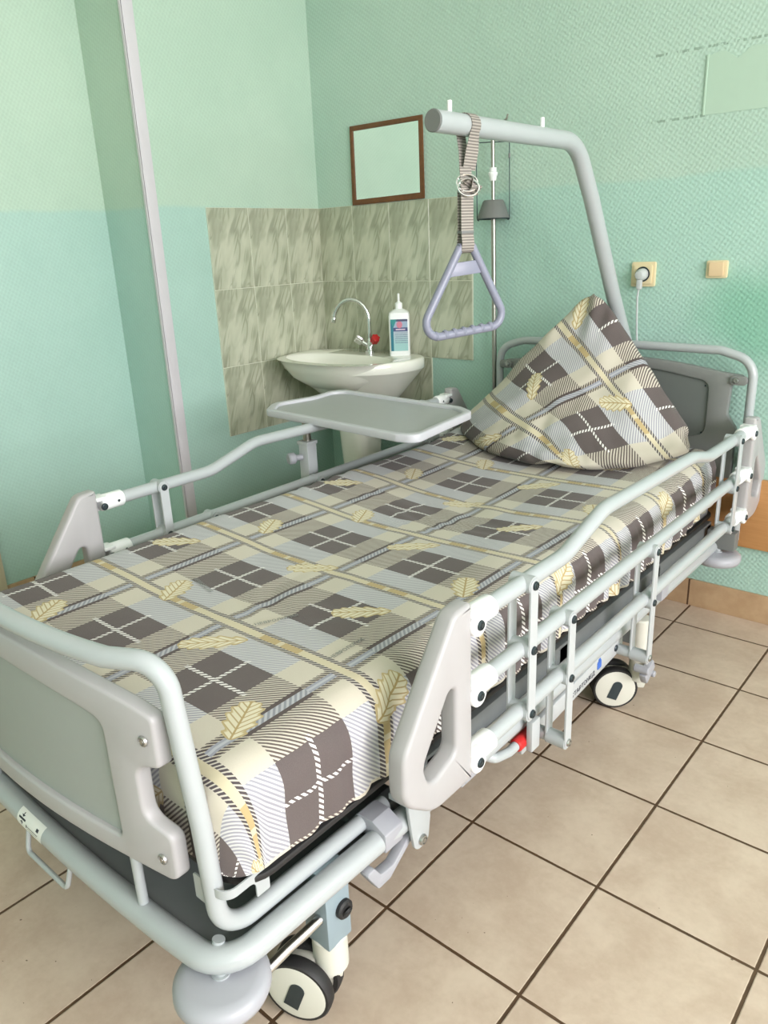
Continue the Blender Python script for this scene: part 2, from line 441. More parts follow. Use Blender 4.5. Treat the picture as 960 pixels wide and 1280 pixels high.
# wall tiles around the sink
def tilewall(name, left, cells, mat, label):
    bm = B(); g = .0014; T = .007
    for (i, j, z0) in cells:
        z1 = 1.395 - j * .30; a, b = i * .2 + g, (i + 1) * .2 - g
        if left: box(bm, (XL, YB - b, z0 + g), (XL + T, YB - a, z1 - g), .0012, 1)
        else: box(bm, (XL + a, YB - T, z0 + g), (XL + b, YB, z1 - g), .0012, 1)
        zz0, zz1 = z0, z1
        if left: box(bm, (XL, YB - b - g, z0), (XL + T - .0018, YB - a + g, z1), mi=1)
        else: box(bm, (XL + a - g, YB - T + .0018, z0), (XL + b + g, YB, z1), mi=1)
    return struct(obj(name, bm, [mat, M['grout']], smooth_=False), label)
zb = .515
tilewall('trim_3', True, [(i, j, z) for i in range(3) for j, z in ((0, 1.095), (1, .795), (2, zb))][0:] , M['tile_l'], 'marbled green wall tiles left of the sink')
tilewall('trim_4', False, [(i, j, z) for i in range(4) for j, z in ((0, 1.095), (1, .795))] + [(i, 2, zb) for i in range(3)], M['tile_b'], 'marbled green wall tiles behind the sink')

# ------------------------------------------------------------------ bed
XC = -.36
RAILX, RAILL = .165, -.91
bed = thing('hospital_bed', 'grey steel hospital bed with side rails, footboard and casters', 'bed', (XC, .6, 0))
yb = lambda x: -.405 - .070 * max(0, 1 - ((x - XC) / .405) ** 2)
yfr = lambda x: -.424 - .015 * max(0, 1 - ((x - XC) / .405) ** 2)
ZF = .277

# outer frame tube: along the right side, round the foot, along the left side
foot = [(XC + k * .035, yfr(XC + k * .035), ZF) for k in range(-9, 10)]
bm = B()
pts = [(-.815, 1.5, .296), (-.815, .1, .296), (-.80, -.05, .294), (-.782, -.36, ZF + .002)] 
fpts = foot
pts2 = [(.062, -.36, ZF + .002), (.09, -.05, .294), (.095, .1, .296), (.095, 1.5, .296)]
allp = [V3(q) for q in pts[:-1]] + fillet([pts[-2], (-.785, -.421, ZF), fpts[0], fpts[1]], .09)[1:-1] + [V3(q) for q in fpts[1:-1]] + fillet([fpts[-2], fpts[-1], (.068, -.421, ZF), pts2[1]], .09)[1:-1] + [V3(q) for q in pts2[1:]]
# dedupe
ap = [allp[0]]
for q in allp[1:]:
    if (q - ap[-1]).length > .004: ap.append(q)
tube(bm, ap, .0205, 18)
outer = obj('frame_tube', bm, M['tube'], bed, 60)
# instruction sticker wrapped round the foot tube
def on_tube(x, ang, r):
    c = V3((x, yfr(x), ZF)); e = .001
    t = V3((2 * e, yfr(x + e) - yfr(x - e), 0)).normalized(); out = V3((t.y, -t.x, 0)); up = V3((0, 0, 1))
    return c + (out * math.cos(ang) + up * math.sin(ang)) * r
def tube_patch(bm, x0, x1, a0, a1, r, n=8):
    g = [[bm.verts.new(on_tube(x0 + (x1 - x0) * i / n, a0 + (a1 - a0) * j / n, r)) for j in range(n + 1)] for i in range(n + 1)]
    for i in range(n):
        for j in range(n): bm.faces.new((g[i][j], g[i + 1][j], g[i + 1][j + 1], g[i][j + 1]))
bm = B(); tube_patch(bm, -.475, -.385, math.radians(-20), math.radians(75), .0210)
stk = obj('instruction_sticker', bm, M['sticker'], outer); lab(stk, 'white sticker with black arrows and key sign')
bm = B()
dg = math.radians
tube_patch(bm, -.468, -.444, dg(26), dg(36), .0213); 
def tri_patch(x, a, s, d):
    vs = [bm.verts.new(on_tube(x - s, dg(a), .0213)), bm.verts.new(on_tube(x + s, dg(a), .0213)), bm.verts.new(on_tube(x, dg(a + d), .0213))]; bm.faces.new(vs)
tri_patch(-.456, 50, .006, -11); tri_patch(-.456, 12, .006, 11)
tube_patch(bm, -.4572, -.4548, dg(50), dg(62), .0213); tube_patch(bm, -.4572, -.4548, dg(0), dg(12), .0213)
tube_patch(bm, -.405, -.397, dg(28), dg(44), .0213)
tube_patch(bm, -.44, -.397, dg(12), dg(15), .0213); tube_patch(bm, -.436, -.40, dg(2), dg(4), .0213); tube_patch(bm, -.44, -.437, dg(4), dg(20), .0213)
obj('sticker_print', bm, M['ink'], outer, smooth_=False)
# wire loop under the foot tube
bm = B(); tube(bm, [(-.465, -.445, .265), (-.460, -.458, .214), (-.318, -.458, .214), (-.313, -.445, .265)], .0045, 10, .012)
obj('wire_handle', bm, M['tube'], bed)

# footboard: bent tube that dips to the frame and runs along it
bm = B()
top = []
zt = .750
for k in range(-9, 10):
    x = XC + k * .037; top.append(V3((x, yb(x) - .006, zt + .006 * math.cos(k * PI / 9))))
xr_, xl_ = .036, XC * 2 - .036
R_end = fillet([top[-2], (xr_ - .02, yb(xr_) - .002, zt - .002), (xr_, -.402, .50)], .075, 10)[1:-1]
side_r = fillet([(xr_, -.402, .5), (xr_ + .009, -.400, .309), (.052, -.05, .311)], .055, 10)[1:]
L_end = [V3((2 * XC - q.x, q.y, q.z)) for q in R_end][::-1]
side_l = [V3((2 * XC - q.x, q.y, q.z)) for q in side_r][::-1]
tube(bm, side_l + [V3((xl_, -.402, .5))] + L_end + top[1:-1] + R_end + [V3((xr_, -.402, .5))] + side_r, .0145, 16)
for s in (1, -1):
    cx = XC + s * (.410)
    cyl(bm, (cx - s * .012, -.408, ZF), (cx - s * .012, -.402, .300), .0095, 14)
obj('footboard_tube', bm, M['tube'], bed, 60)
# short post under the board and lower rods
for s in (1, -1):
    bm = B(); x = XC + s * .25; cyl(bm, (x, yfr(x) + .003, ZF), (x, yfr(x) + .003, .43), .008, 14)
    obj('support_rod', bm, M['tube'], bed)
bm = B(); prism(bm, round2d([(-.775, -.422), (.055, -.422), (.075, .02), (-.795, .02)], .06, 5), lambda x, y, d: V3((x, y, ZF - .002 + d)), .004)
obj('base_cover', bm, M['dark'], bed)
# footboard panel with window for the inset
hw = .392
def mirror_out(half):   # half outline on +x side, ordered top centre -> bottom centre
    return [(XC + x, z) for x, z in half] + [(XC - x, z) for x, z in half[::-1]]
half = []
for k in range(0, 9): x = .04 * k + .001; half.append((x, .728 - .052 * (x / .355) ** 2))
half += fillet([V3((.32, .683, 0)), V3((.362, .670, 0)), V3((.362, .60, 0))], .014, 4)[1:-1] and [(q.x, q.y) for q in fillet([V3((.32, .683, 0)), V3((.362, .670, 0)), V3((.362, .60, 0))], .014, 4)[1:-1]]
notch = fillet([V3((.362, .66, 0)), V3((.362, .592, 0)), V3((.322, .585, 0)), V3((.322, .50, 0)), V3((.364, .48, 0)), V3((.364, .402, 0)), V3((.30, .408, 0))], [0, .008, .022, .028, .02, .014, 0], 5)[1:-1]
half += [(q.x, q.y) for q in notch]
for k in range(7, -1, -1): x = .04 * k + .001; half.append((x, .408 + .024 * (1 - (x / .33) ** 2)))
def board_outline_hole():
    h = []
    for k in range(0, 7): x = .04 * k + .001; h.append((x, .682 - .036 * (x / .27) ** 2))
    h += [(q.x, q.y) for q in fillet([V3((.24, .653, 0)), V3((.272, .644, 0)), V3((.272, .55, 0))], .03, 5)[1:-1]]
    h += [(q.x, q.y) for q in fillet([V3((.272, .52, 0)), V3((.272, .450, 0)), V3((.24, .4545, 0))], .008, 3)[1:-1]]
    for k in range(6, -1, -1): x = .04 * k + .001; h.append((x, .450 + .018 * (1 - (x / .27) ** 2)))
    return h
def subdiv_line(o, step=.03):
    out = []
    for i in range(len(o)):
        a, b = o[i], o[(i + 1) % len(o)]; d = math.hypot(b[0] - a[0], b[1] - a[1]); n = max(1, int(d / step))
        for k in range(n): out.append((a[0] + (b[0] - a[0]) * k / n, a[1] + (b[1] - a[1]) * k / n))
    return out
bm = B()
ol = mirror_out(half); hl = mirror_out(board_outline_hole())
prism(bm, ol, lambda x, z, d: V3((x, yb(x) + .012 - d, z)), .024, .005, [hl], 3)
fb = obj('footboard', bm, M['plastic'], bed, 40)
bm = B()
n_ = 24
hi = board_outline_hole()
# inset as a gridded slab so that it follows the bow
prism(bm, [(XC + (x - XC) * 1.02, .555 + (z - .555) * 1.03) for x, z in hl], lambda x, z, d: V3((x, yb(x) + .004 - d, z)), .007)
ins = obj('inset_panel', bm, M['inset'], fb, 40); lab(ins, 'green grey inset panel')
bm = B()
for s in (1, -1):
    for z in (.632, .438):
        bm_ = B(); x = XC + s * .343; bolt(bm_, (x, yb(x) - .011, z), (0.05, -1, 0), .0085, .004); obj('screw', bm_, M['bolt'], fb)
bm.free()

# headboard
YH = 1.58
HXL, HXR = -.742, .138; HC = (HXL + HXR) / 2
bm = B()
tube(bm, [(HXL, YH, .30), (HXL, YH, .865), (HXL + .10, YH, .893), (HC, YH, .898), (HXR - .10, YH, .893), (HXR, YH, .865), (HXR, YH, .30)], .0135, 14, .07)
obj('headboard_tube', bm, M['tube'], bed, 60)
hw2 = (HXR - HXL) / 2 - .026
half = [(.05 * k + .001, .862 - .035 * (.05 * k / .36) ** 2) for k in range(0, 8)]
half += [(q.x, q.y) for q in fillet([V3((.36, .83, 0)), V3((hw2, .822, 0)), V3((hw2, .80, 0)), V3((hw2 - .03, .795, 0)), V3((hw2 - .035, .70, 0)), V3((hw2 - .005, .66, 0)), V3((hw2 - .005, .50, 0)), V3((.2, .50, 0))], [0, .008, .004, .012, .02, .02, .01, 0], 4)[1:-1]]
half += [(.05 * k + .001, .50) for k in range(6, -1, -1)]
hh = [(.05 * k + .001, .832 - .034 * (.05 * k / .3) ** 2) for k in range(0, 6)] + [(q.x, q.y) for q in fillet([V3((.27, .808, 0)), V3((.318, .795, 0)), V3((.318, .7, 0))], .03, 5)[1:-1]] + [(q.x, q.y) for q in fillet([V3((.318, .7, 0)), V3((.318, .628, 0)), V3((.25, .622, 0))], .03, 5)[1:-1]] + [(.05 * k + .001, .612 + .0002 * k) for k in range(5, -1, -1)]
mo = lambda h: [(HC + x, z) for x, z in h] + [(HC - x, z) for x, z in h[::-1]]
bm = B(); hl2 = mo(hh)
prism(bm, mo(half), lambda x, z, d: V3((x, YH + .012 - d, z)), .024, .004, [hl2])
hb = obj('headboard', bm, M['headplastic'], bed, 40)
bm = B(); prism(bm, [(HC + (x - HC) * 1.01, .72 + (z - .72) * 1.02) for x, z in hl2], lambda x, z, d: V3((x, YH + .006 - d, z)), .010)
o = obj('inset_panel', bm, M['headinset'], hb, 40); lab(o, 'darker grey inset panel')
for s in (1, -1):
    bm = B(); xm = HC + s * (hw2 - .012)
    ol = round2d([(-.022, -.014), (.028, -.014), (.028, .014), (-.022, .014)], .012)
    prism(bm, ol, lambda x, z, d: V3((xm + s * x, YH - .008 - d, .808 + z)), .012, .002); obj('mounting_lug', bm, M['headplastic'], hb)
    bm = B(); bolt(bm, (xm - s * .004, YH - .02, .808), (0, -1, 0), .009, .005); obj('screw', bm, M['bolt'], hb)
    for z in (.795, .64):
        bm = B(); bolt(bm, (HC + s * .306, YH - .004, z - .012 if z > .7 else z - .005), (0, -1, 0), .003, .002); obj('screw', bm, M['boltdark'], hb)

# corner bumpers
def bumper(c, r=.079, rod=.06):
    bm = B(); c = V3(c)
    lathe(bm, [(0, -.016), (r - .014, -.016), (r - .004, -.012), (r, -.002), (r - .001, .010), (r - .008, .017), (r - .02, .019), (0, .019)], c, (0, 0, 1), 40)
    b = obj('corner_bumper', bm, M['bumper'], bed, 50)
    bm = B(); cyl(bm, c + V3((0, 0, .018)), c + V3((0, 0, rod)), .010, 16); cyl(bm, c + V3((0, 0, .018)), c + V3((0, 0, .022)), .014, 18)
    obj('bumper_pin', bm, M['tube'], b)
bumper((.048, -.412, .232), .071, .04); bumper((2 * XC - .048, -.412, .232), .071, .04)
bumper((.115, 1.50, .262), .07, .04); bumper((-.835, 1.50, .262), .07, .04)
for x0 in (.08, -.885):
    bm = B(); box(bm, (x0, 1.49, .292), (x0 + .085, 1.53, .352), .004); obj('bumper_bracket', bm, M['cap'], bed)

# platform under the mattress, side members, cross members
bm = B()
rr2 = round2d([(-.80, -.385), (.085, -.385), (.085, 1.545), (-.80, 1.545)], .06)
prism(bm, rr2, lambda x, y, d: V3((x, y, .388 + d)), .012, .003)
obj('mattress_platform', bm, M['black'], bed, 40)
bm = B()
box(bm, (-.76, .0, .355), (.045, 1.5, .386), .004)
for x0 in (-.79, .035): box(bm, (x0, .02, .305), (x0 + .035, 1.56, .355), .004)
for y0 in (.05, .55, 1.1, 1.52): box(bm, (-.79, y0, .30), (.07, y0 + .04, .35), .003)
obj('mattress_frame', bm, M['dark'], bed)
bm = B()
for x0 in (-.76, .02):
    box(bm, (x0, -.06, .255), (x0 + .03, 1.02, .30), .004)
box(bm, (-.76, -.10, .24), (.05, -.05, .29), .004); box(bm, (-.76, .95, .24), (.05, 1.0, .29), .004)
box(bm, (-.42, 0, .20), (-.32, .95, .255), .005)
for x0 in (-.60, -.15): tube(bm, [(x0, .1, .27), (x0, .5, .16), (x0, .85, .27)], .016, 12, .05)
obj('lift_frame', bm, M['dark'], bed)
# motor box below
bm = B(); box(bm, (-.30, .30, .13), (-.16, .62, .22), .012); cyl(bm, (-.23, .62, .175), (-.23, .92, .22), .022, 18); obj('lift_motor', bm, M['cap'], bed)
# mattress retainers at the foot corners
for s in (1, -1):
    bm = B(); f = lambda x, y, z: V3((XC + s * (x - XC), y, z))
    ol = round2d([(-.050, .362), (-.026, .362), (-.026, .391), (.062, .391), (.062, .362), (.086, .362), (.086, .406), (-.050, .406)], [.002, .002, .010, .010, .002, .002, .004, .004], 4)
    def bend(u, z, d):
        # strip wrapped round the corner
        if u < 0: p_, nrm = V3((.055 + u, -.405, z)), V3((0, -1, 0))
        elif u < .03: a = u / .03 * PI / 2; p_, nrm = V3((.055 + .019 * math.sin(a), -.405 + .019 * (1 - math.cos(a)), z)), V3((math.sin(a), -math.cos(a), 0))
        else: p_, nrm = V3((.074, -.386 + (u - .03), z)), V3((1, 0, 0))
        q = p_ + nrm * d; return f(q.x, q.y, q.z)
    prism(bm, subdiv_line(ol, .004), bend, .0025)
    obj('mattress_retainer', bm, M['tube'], bed, 50)

# clip, bracket, hook on the right frame tube (and the mirrored set)
for s in (1, -1):
    mir = lambda x: XC + s * (x - XC)
    bm = B(); q0 = V3((mir(.072), -.085, .314)); 
    ol = round2d([(-.040, -.036), (-.020, -.036), (-.016, -.022), (.034, -.014), (.036, .014), (.028, .022), (-.008, .022), (-.040, .004)], .005, 3)
    prism(bm, [(x * .9, z * .9) for x, z in ol], lambda x, z, d: V3((mir(.072 - x), -.112 + d, .309 + z)), .045, .002)
    obj('tube_clip', bm, M['clip'], bed)
    bm = B(); ol = round2d([(-.035, .048), (.02, .048), (.026, -.012), (.018, -.062), (-.018, -.062), (-.026, -.02)], [.01, .01, .008, .017, .017, .02], 5)
    prism(bm, ol, lambda y, z, d: V3((mir(.112 + d), -.03 + y, .302 + z)), .007, .0015)
    box(bm, (min(mir(.07), mir(.114)), -.058, .335), (max(mir(.07), mir(.114)), -.012, .347), .002)
    br = obj('rail_bracket', bm, M['tube'], bed)
    bm = B(); bolt(bm, (mir(.119), -.03, .256), (s, 0, 0), .010, .006); obj('bolt', bm, M['bolt'], br)
    bm = B(); ol = round2d([(-.10, .02), (-.07, -.03), (-.04, -.03), (.035, .02), (.03, .034), (-.03, -.006), (-.062, -.004), (-.078, .02)], .006, 3)
    prism(bm, ol, lambda y, z, d: V3((mir(.085 + d), -.06 + y, .245 + z)), .02, .003)
    obj('cable_hook', bm, M['clip'], bed)
    bm = B(); box(bm, (min(mir(.10), mir(.13)), .075, .300), (max(mir(.10), mir(.13)), .125, .350), .003); box(bm, (min(mir(.129), mir(.134)), .082, .307), (max(mir(.129), mir(.134)), .118, .343), .002); obj('stop_block', bm, M['clip'], bed)
    bm = B(); box(bm, (min(mir(.10), mir(.136)), .985, .315), (max(mir(.10), mir(.136)), 1.03, .365), .003); obj('stop_block', bm, M['clip'], bed)

# columns, casters
def caster(c, axis, col_xy, z_top, post=True):
    c = V3(c); axis = V3(axis).normalized()
    bm = B(); x, y = col_xy
    cyl(bm, (x, y, .085), (x, y, .155 if post else .27), .030 if post else .026, 24, bev=.004)
    xbox(bm, (V3((x, y, .09)) + V3((c.x, c.y, .085))) / 2, ((V3((x - c.x, y - c.y, 0))).length + .04, .03, .05), Matrix.Rotation(math.atan2(y - c.y, x - c.x), 3, 'Z'), .01)
    h = obj('caster', bm, M['cream'], bed)
    for k in (-1, 1):
        w = c + axis * (k * .021)
        bm = B(); lathe(bm, [(.05, -.012), (.058, -.012), (.061, -.008), (.0615, 0), (.061, .008), (.058, .012), (.05, .012)], w, axis, 40); obj('tyre', bm, M['black'], h, 50)
        bm = B(); lathe(bm, [(0, .0155), (.045, .0145), (.0535, .012), (.0545, -.011), (0, -.011)], w, axis * k, 40); obj('wheel_cover', bm, M['cream'], h, 50)
        bm = B(); up = V3((0, 0, 1)); sd = axis.cross(up).normalized()
        ol = [(.0135 * math.cos(a), .012 + .0135 * math.sin(a)) for a in [PI * i / 10 for i in range(11)]] + [(-.0135, -.03), (.0135, -.03)]
        th = -.35
        prism(bm, ol, lambda a, b, d: w + axis * k * (.0148 + d) + sd * (a * math.cos(th) - b * math.sin(th)) + up * (a * math.sin(th) + b * math.cos(th)), .0016); obj('wheel_slot', bm, M['boltdark'], h)
    if post:
        bm = B(); box(bm, (x - .027, y - .027, .15), (x + .027, y + .027, z_top), .003)
        obj('leg_column', bm, M['post'], bed)
caster((.022, -.240, .0615), (-.36, .93, 0), (.055, -.205), .30)
caster((2 * XC - .022, -.240, .0615), (.36, .93, 0), (2 * XC - .055, -.205), .30)
caster((.04, .93, .0615), (-.62, .8, 0), (.10, .955), .26, False)
caster((2 * XC - .04, .93, .0615), (.62, .8, 0), (2 * XC - .10, .955), .26, False)
# foot cross beam joining the columns
bm = B(); box(bm, (2 * XC - .06, -.225, .2), (.06, -.185, .25), .004)
for xx in (.03, -.75): box(bm, (xx - .015, -.20, .2), (xx + .015, .0, .26), .004)
obj('cross_beam', bm, M['dark'], bed)
bm = B(); box(bm, (2 * XC - .10, .94, .19), (.10, .975, .24), .004); obj('cross_beam', bm, M['dark'], bed)
# brake pedal bar
for s in (1, -1):
    mir = lambda x: XC + s * (x - XC)
    bm = B(); tube(bm, [(mir(.052), -.36, .186), (mir(.058), -.30, .200), (mir(.068), -.205, .214)], .0085, 14)
    bb = obj('brake_bar', bm, M['chrome'], bed)
    bm = B(); cyl(bm, (mir(.04), -.196, .214), (mir(.092), -.196, .216), .0165, 20, bev=.003); cyl(bm, (mir(.092), -.196, .216), (mir(.095), -.196, .214), .009, 14)
    obj('bar_end', bm, M['black'], bb)
# rear brake lever next to the rear right wheel
for s in (1, -1):
    mir = lambda x: XC + s * (x - XC)
    bm = B(); xbox(bm, (mir(.135), .925, .135), (.02, .06, .035), Matrix.Rotation(.5, 3, 'X'), .006); cyl(bm, (mir(.11), .90, .15), (mir(.15), .90, .15), .011, 16, bev=.002); cyl(bm, (mir(.11), .945, .12), (mir(.15), .945, .12), .009, 16, bev=.002)
    obj('brake_lever', bm, M['clip'], bed)
# linkage beam with lettering
def beam_pt(s, a, b, d):   # a along, b up, d out
    y0, z0, y1, z1 = .34, .238, .80, .268
    t = V3((0, y1 - y0, z1 - z0)).normalized(); n = V3((0, -t.z, t.y))
    q = V3((.098, y0, z0)) + t * a + n * b + V3((d, 0, 0))
    return V3((XC + s * (q.x - XC), q.y, q.z))
for s in (1, -1):
    bm = B(); ol = round2d([(-.02, -.0215), (.47, -.0215), (.47, .0215), (-.02, .0215)], .004, 2)
    prism(bm, ol, lambda a, b, d: beam_pt(s, a, b, d), .012, .0015)
    bea = obj('linkage_beam', bm, M['bar'], bed)
    for a, b, r in ((.43, .0, .009), (.455, -.008, .004), (.0, 0, .01)):
        bm = B(); bolt(bm, beam_pt(s, a, b, .012), (s, 0, 0), r, .003); obj('bolt', bm, M['boltdark'], bea)
    if s == 1:
        text_mesh('lettering', 'СТАРТОМЕД', .0165, M['ink'], lambda x, y, z: beam_pt(1, .255 + x * 1.12, -.006 + y, .0122 + z), bea)
        bm = B(); ol = round2d([(-.011, -.011), (.011, -.011), (.011, .011), (-.011, .011)], .004, 3)
        prism(bm, ol, lambda a, b, d: beam_pt(1, .338 + a, .003 + b, .0122 + d), .0006)
        prism(bm, round2d([(-.005, .009), (.007, .009), (.007, .017), (-.005, .017)], .003, 3), lambda a, b, d: beam_pt(1, .338 + a, .003 + b, .0122 + d), .0006)
        obj('emblem', bm, M['blue'], bea)
# release lever with red grip
for s in (1, -1):
    mir = lambda x: XC + s * (x - XC)
    bm = B(); tube(bm, [(mir(.06), .20, .30), (mir(.11), .20, .275), (mir(.115), .26, .262), (mir(.115), .30, .262)], .010, 14, .03)
    rl = obj('release_lever', bm, M['tube'], bed)
    bm = B(); cyl(bm, (mir(.115), .285, .262), (mir(.115), .352, .262), .0145, 18, bev=.003); lab(obj('lever_grip', bm, M['red'], rl), 'red lever grip')
    bm = B(); box(bm, (min(mir(.128), mir(.142)), .305, .245), (max(mir(.128), mir(.142)), .337, .315), .003); obj('latch_plate', bm, M['bar'], rl)

# side rails
def rail(X, s):
    """s=+1 right, -1 left; outward direction is s"""
    bm = B()
    zT, zM, zL = .664, .535, .405
    sh = 0 if s > 0 else -.02
    y0, y1, yc = .066 + sh, 1.467 + sh, .7665 + sh
    tp = [(X, y0, zT), (X, .365, zT), (X, .53, zT + .047), (X, 1.03, zT + .038), (X, 1.15, zT + .012), (X, y1, zT + .012)]
    tube(bm, tp, .0155, 16, .16, nf=8)
    tube(bm, [(X, y0, zM), (X, y1, zM + .012)], .0150, 16)
    tube(bm, [(X, y0, zL), (X, y1, zL + .012)], .0150, 16)
    r = obj('side_rail', bm, M['tube'], bed, 60)
    for (y, a, b) in ((.217 + sh, zT, zL), (.37 + sh, zM, .254), (.787 + sh, zM, .256), (1.36 + sh, zT + .012, zL + .010)):
        for side in (1, -1):
            bm = B(); x0 = X + s * side * .0215
            ol = [(y + .0125 * math.cos(t), a + .0125 * math.sin(t)) for t in [PI * i / 8 for i in range(9)]] + [(y - .0125 * math.cos(t), b - .0125 * math.sin(t)) for t in [PI * i / 8 for i in range(9)]]
            prism(bm, ol, lambda u, w, d: V3((x0 + (d - .0025), u, w)), .005, .001, bev_seg=1)
            # spacer collars between bar and tube
            obj('link_bar', bm, M['bar'], r)
            mid = (zM + .002) if abs(a - zT) < .03 else zL
            zs = [a, mid, b]
            for z in zs:
                bm = B(); cyl(bm, (X, y, z), (x0, y, z), .0165, 18); obj('link_collar', bm, M['tube'], r)
            if side == 1:
                for z in zs:
                    bm = B(); bolt(bm, (x0 + s * .0025, y, z), (s, 0, 0), .0085, .0045); obj('bolt', bm, M['bolt'] if z < .3 else M['boltdark'], r)
        if b < .3:
            bm = B(); cyl(bm, (X - s * .085, y, b), (X + s * .02, y, b), .014, 16); obj('pivot_pin', bm, M['tube'], r)
    for e in (0, 1):
        fy = (lambda y: y + sh) if e == 0 else (lambda y: 2 * yc - y - sh)
        dz0 = 0 if e == 0 else .012
        # plastic end handle with a slanted hand hole
        ol = round2d([(.034, .703), (-.012, .700), (-.145, .515), (-.147, .43), (-.075, .374), (.034, .374)], [.006, .03, .05, .055, .07, .006], 8)
        hole = round2d([(-.012, .60), (-.098, .475), (-.083, .428), (-.012, .452)], [.012, .03, .022, .02], 6)
        bm = B()
        prism(bm, ol, lambda u, w, d: V3((X - .0175 + d, fy(u), w + dz0)), .035, .008, [hole], 3)
        h = obj('end_handle', bm, M['plastic'], r, 50)
        for z in (zT, zM, zL):
            z = z + dz0
            bm = B()
            cyl(bm, (X, fy(.046), z), (X, fy(.108), z), .0205, 22, bev=.003)
            ol2 = [(.046 + .0 + .020 * math.cos(t), z - .004 + .020 * math.sin(t)) for t in [2 * PI * i / 20 for i in range(20)]]
            prism(bm, ol2, lambda u, w, d: V3((X + s * (.012 + d), fy(u), w)), .012, .002, bev_seg=1)
            box(bm, (X - .02, min(fy(.03), fy(.06)), z + .010), (X + .02, max(fy(.03), fy(.06)), z + .0195), .003)
            cl = obj('rail_clamp', bm, M['white'], r, 50)
            bm = B(); bolt(bm, (X + s * .024, fy(.046), z - .004), (s, 0, 0), .009, .004); obj('clamp_bolt', bm, M['boltdark'], r)
            if s == -1:
                bm = B(); bolt(bm, (X + .0205, fy(.088), z), (1, 0, 0), .0035, .001); bolt(bm, (X + .024, fy(.046), z - .004), (1, 0, 0), .009, .004); obj('clamp_bolt', bm, M['boltdark'], r)
    if s == -1:
        for (y, a, b) in ((.217 + sh, zT, zL), (.37 + sh, zM, .254), (.787 + sh, zM, .256), (1.36 + sh, zT + .012, zL + .01)):
            mid = zM if abs(a - zT) < .03 else zL
            for z in (a, mid, b):
                bm = B(); bolt(bm, (X + .024, y, z), (1, 0, 0), .0085, .0045); obj('bolt', bm, M['boltdark'], r)
    return r
lab(rail(RAILX, 1), 'right side rail nearest the camera'); lab(rail(RAILL, -1), 'left side rail near the sink')

# ------------------------------------------------------------------ mattress, sheet
def ss(x, a, b):
    t = max(0, min(1, (x - a) / (b - a))); return t * t * (3 - 2 * t)
def ztop(x, y):
    z = .576 + .015 * ss(x, -.45, -.80) - .020 * math.exp(-((x + .36) / .30) ** 2 - ((y - .75) / .40) ** 2)
    z += .030 * ss(y, 1.15, 1.5)
    return z
MX0, MX1, MY0, MY1 = -.805, .088, -.392, 1.535
def wrap(px, py, drop, off, re=.055, rc=.05, ripple=False):
    """unfolded point -> 3D on a soft box"""
    ix0, ix1, iy0, iy1 = MX0 + re, MX1 - re, MY0 + re, MY1 - re
    cx, cy = max(ix0, min(ix1, px)), max(iy0, min(iy1, py))
    dx, dy = px - cx, py - cy; d = math.hypot(dx, dy)
    z0 = ztop(max(MX0, min(MX1, px)), max(MY0, min(MY1, py))) + off
    if d < 1e-9: return V3((px, py, z0)), 0, V3((0, 0, 1))
    n = V3((dx / d, dy / d, 0)); d = min(d, re * PI / 2 + drop)
    R_ = re + off
    if d < re * PI / 2:
        a = d / re; return V3((cx, cy, z0 - re)) + n * (R_ - off + off) * math.sin(a) - V3((0, 0, 0)) + V3((0, 0, (R_) * math.cos(a) - off)), d, n
    return V3((cx, cy, z0 - re - off - (d - re * PI / 2))) + n * R_, d, n
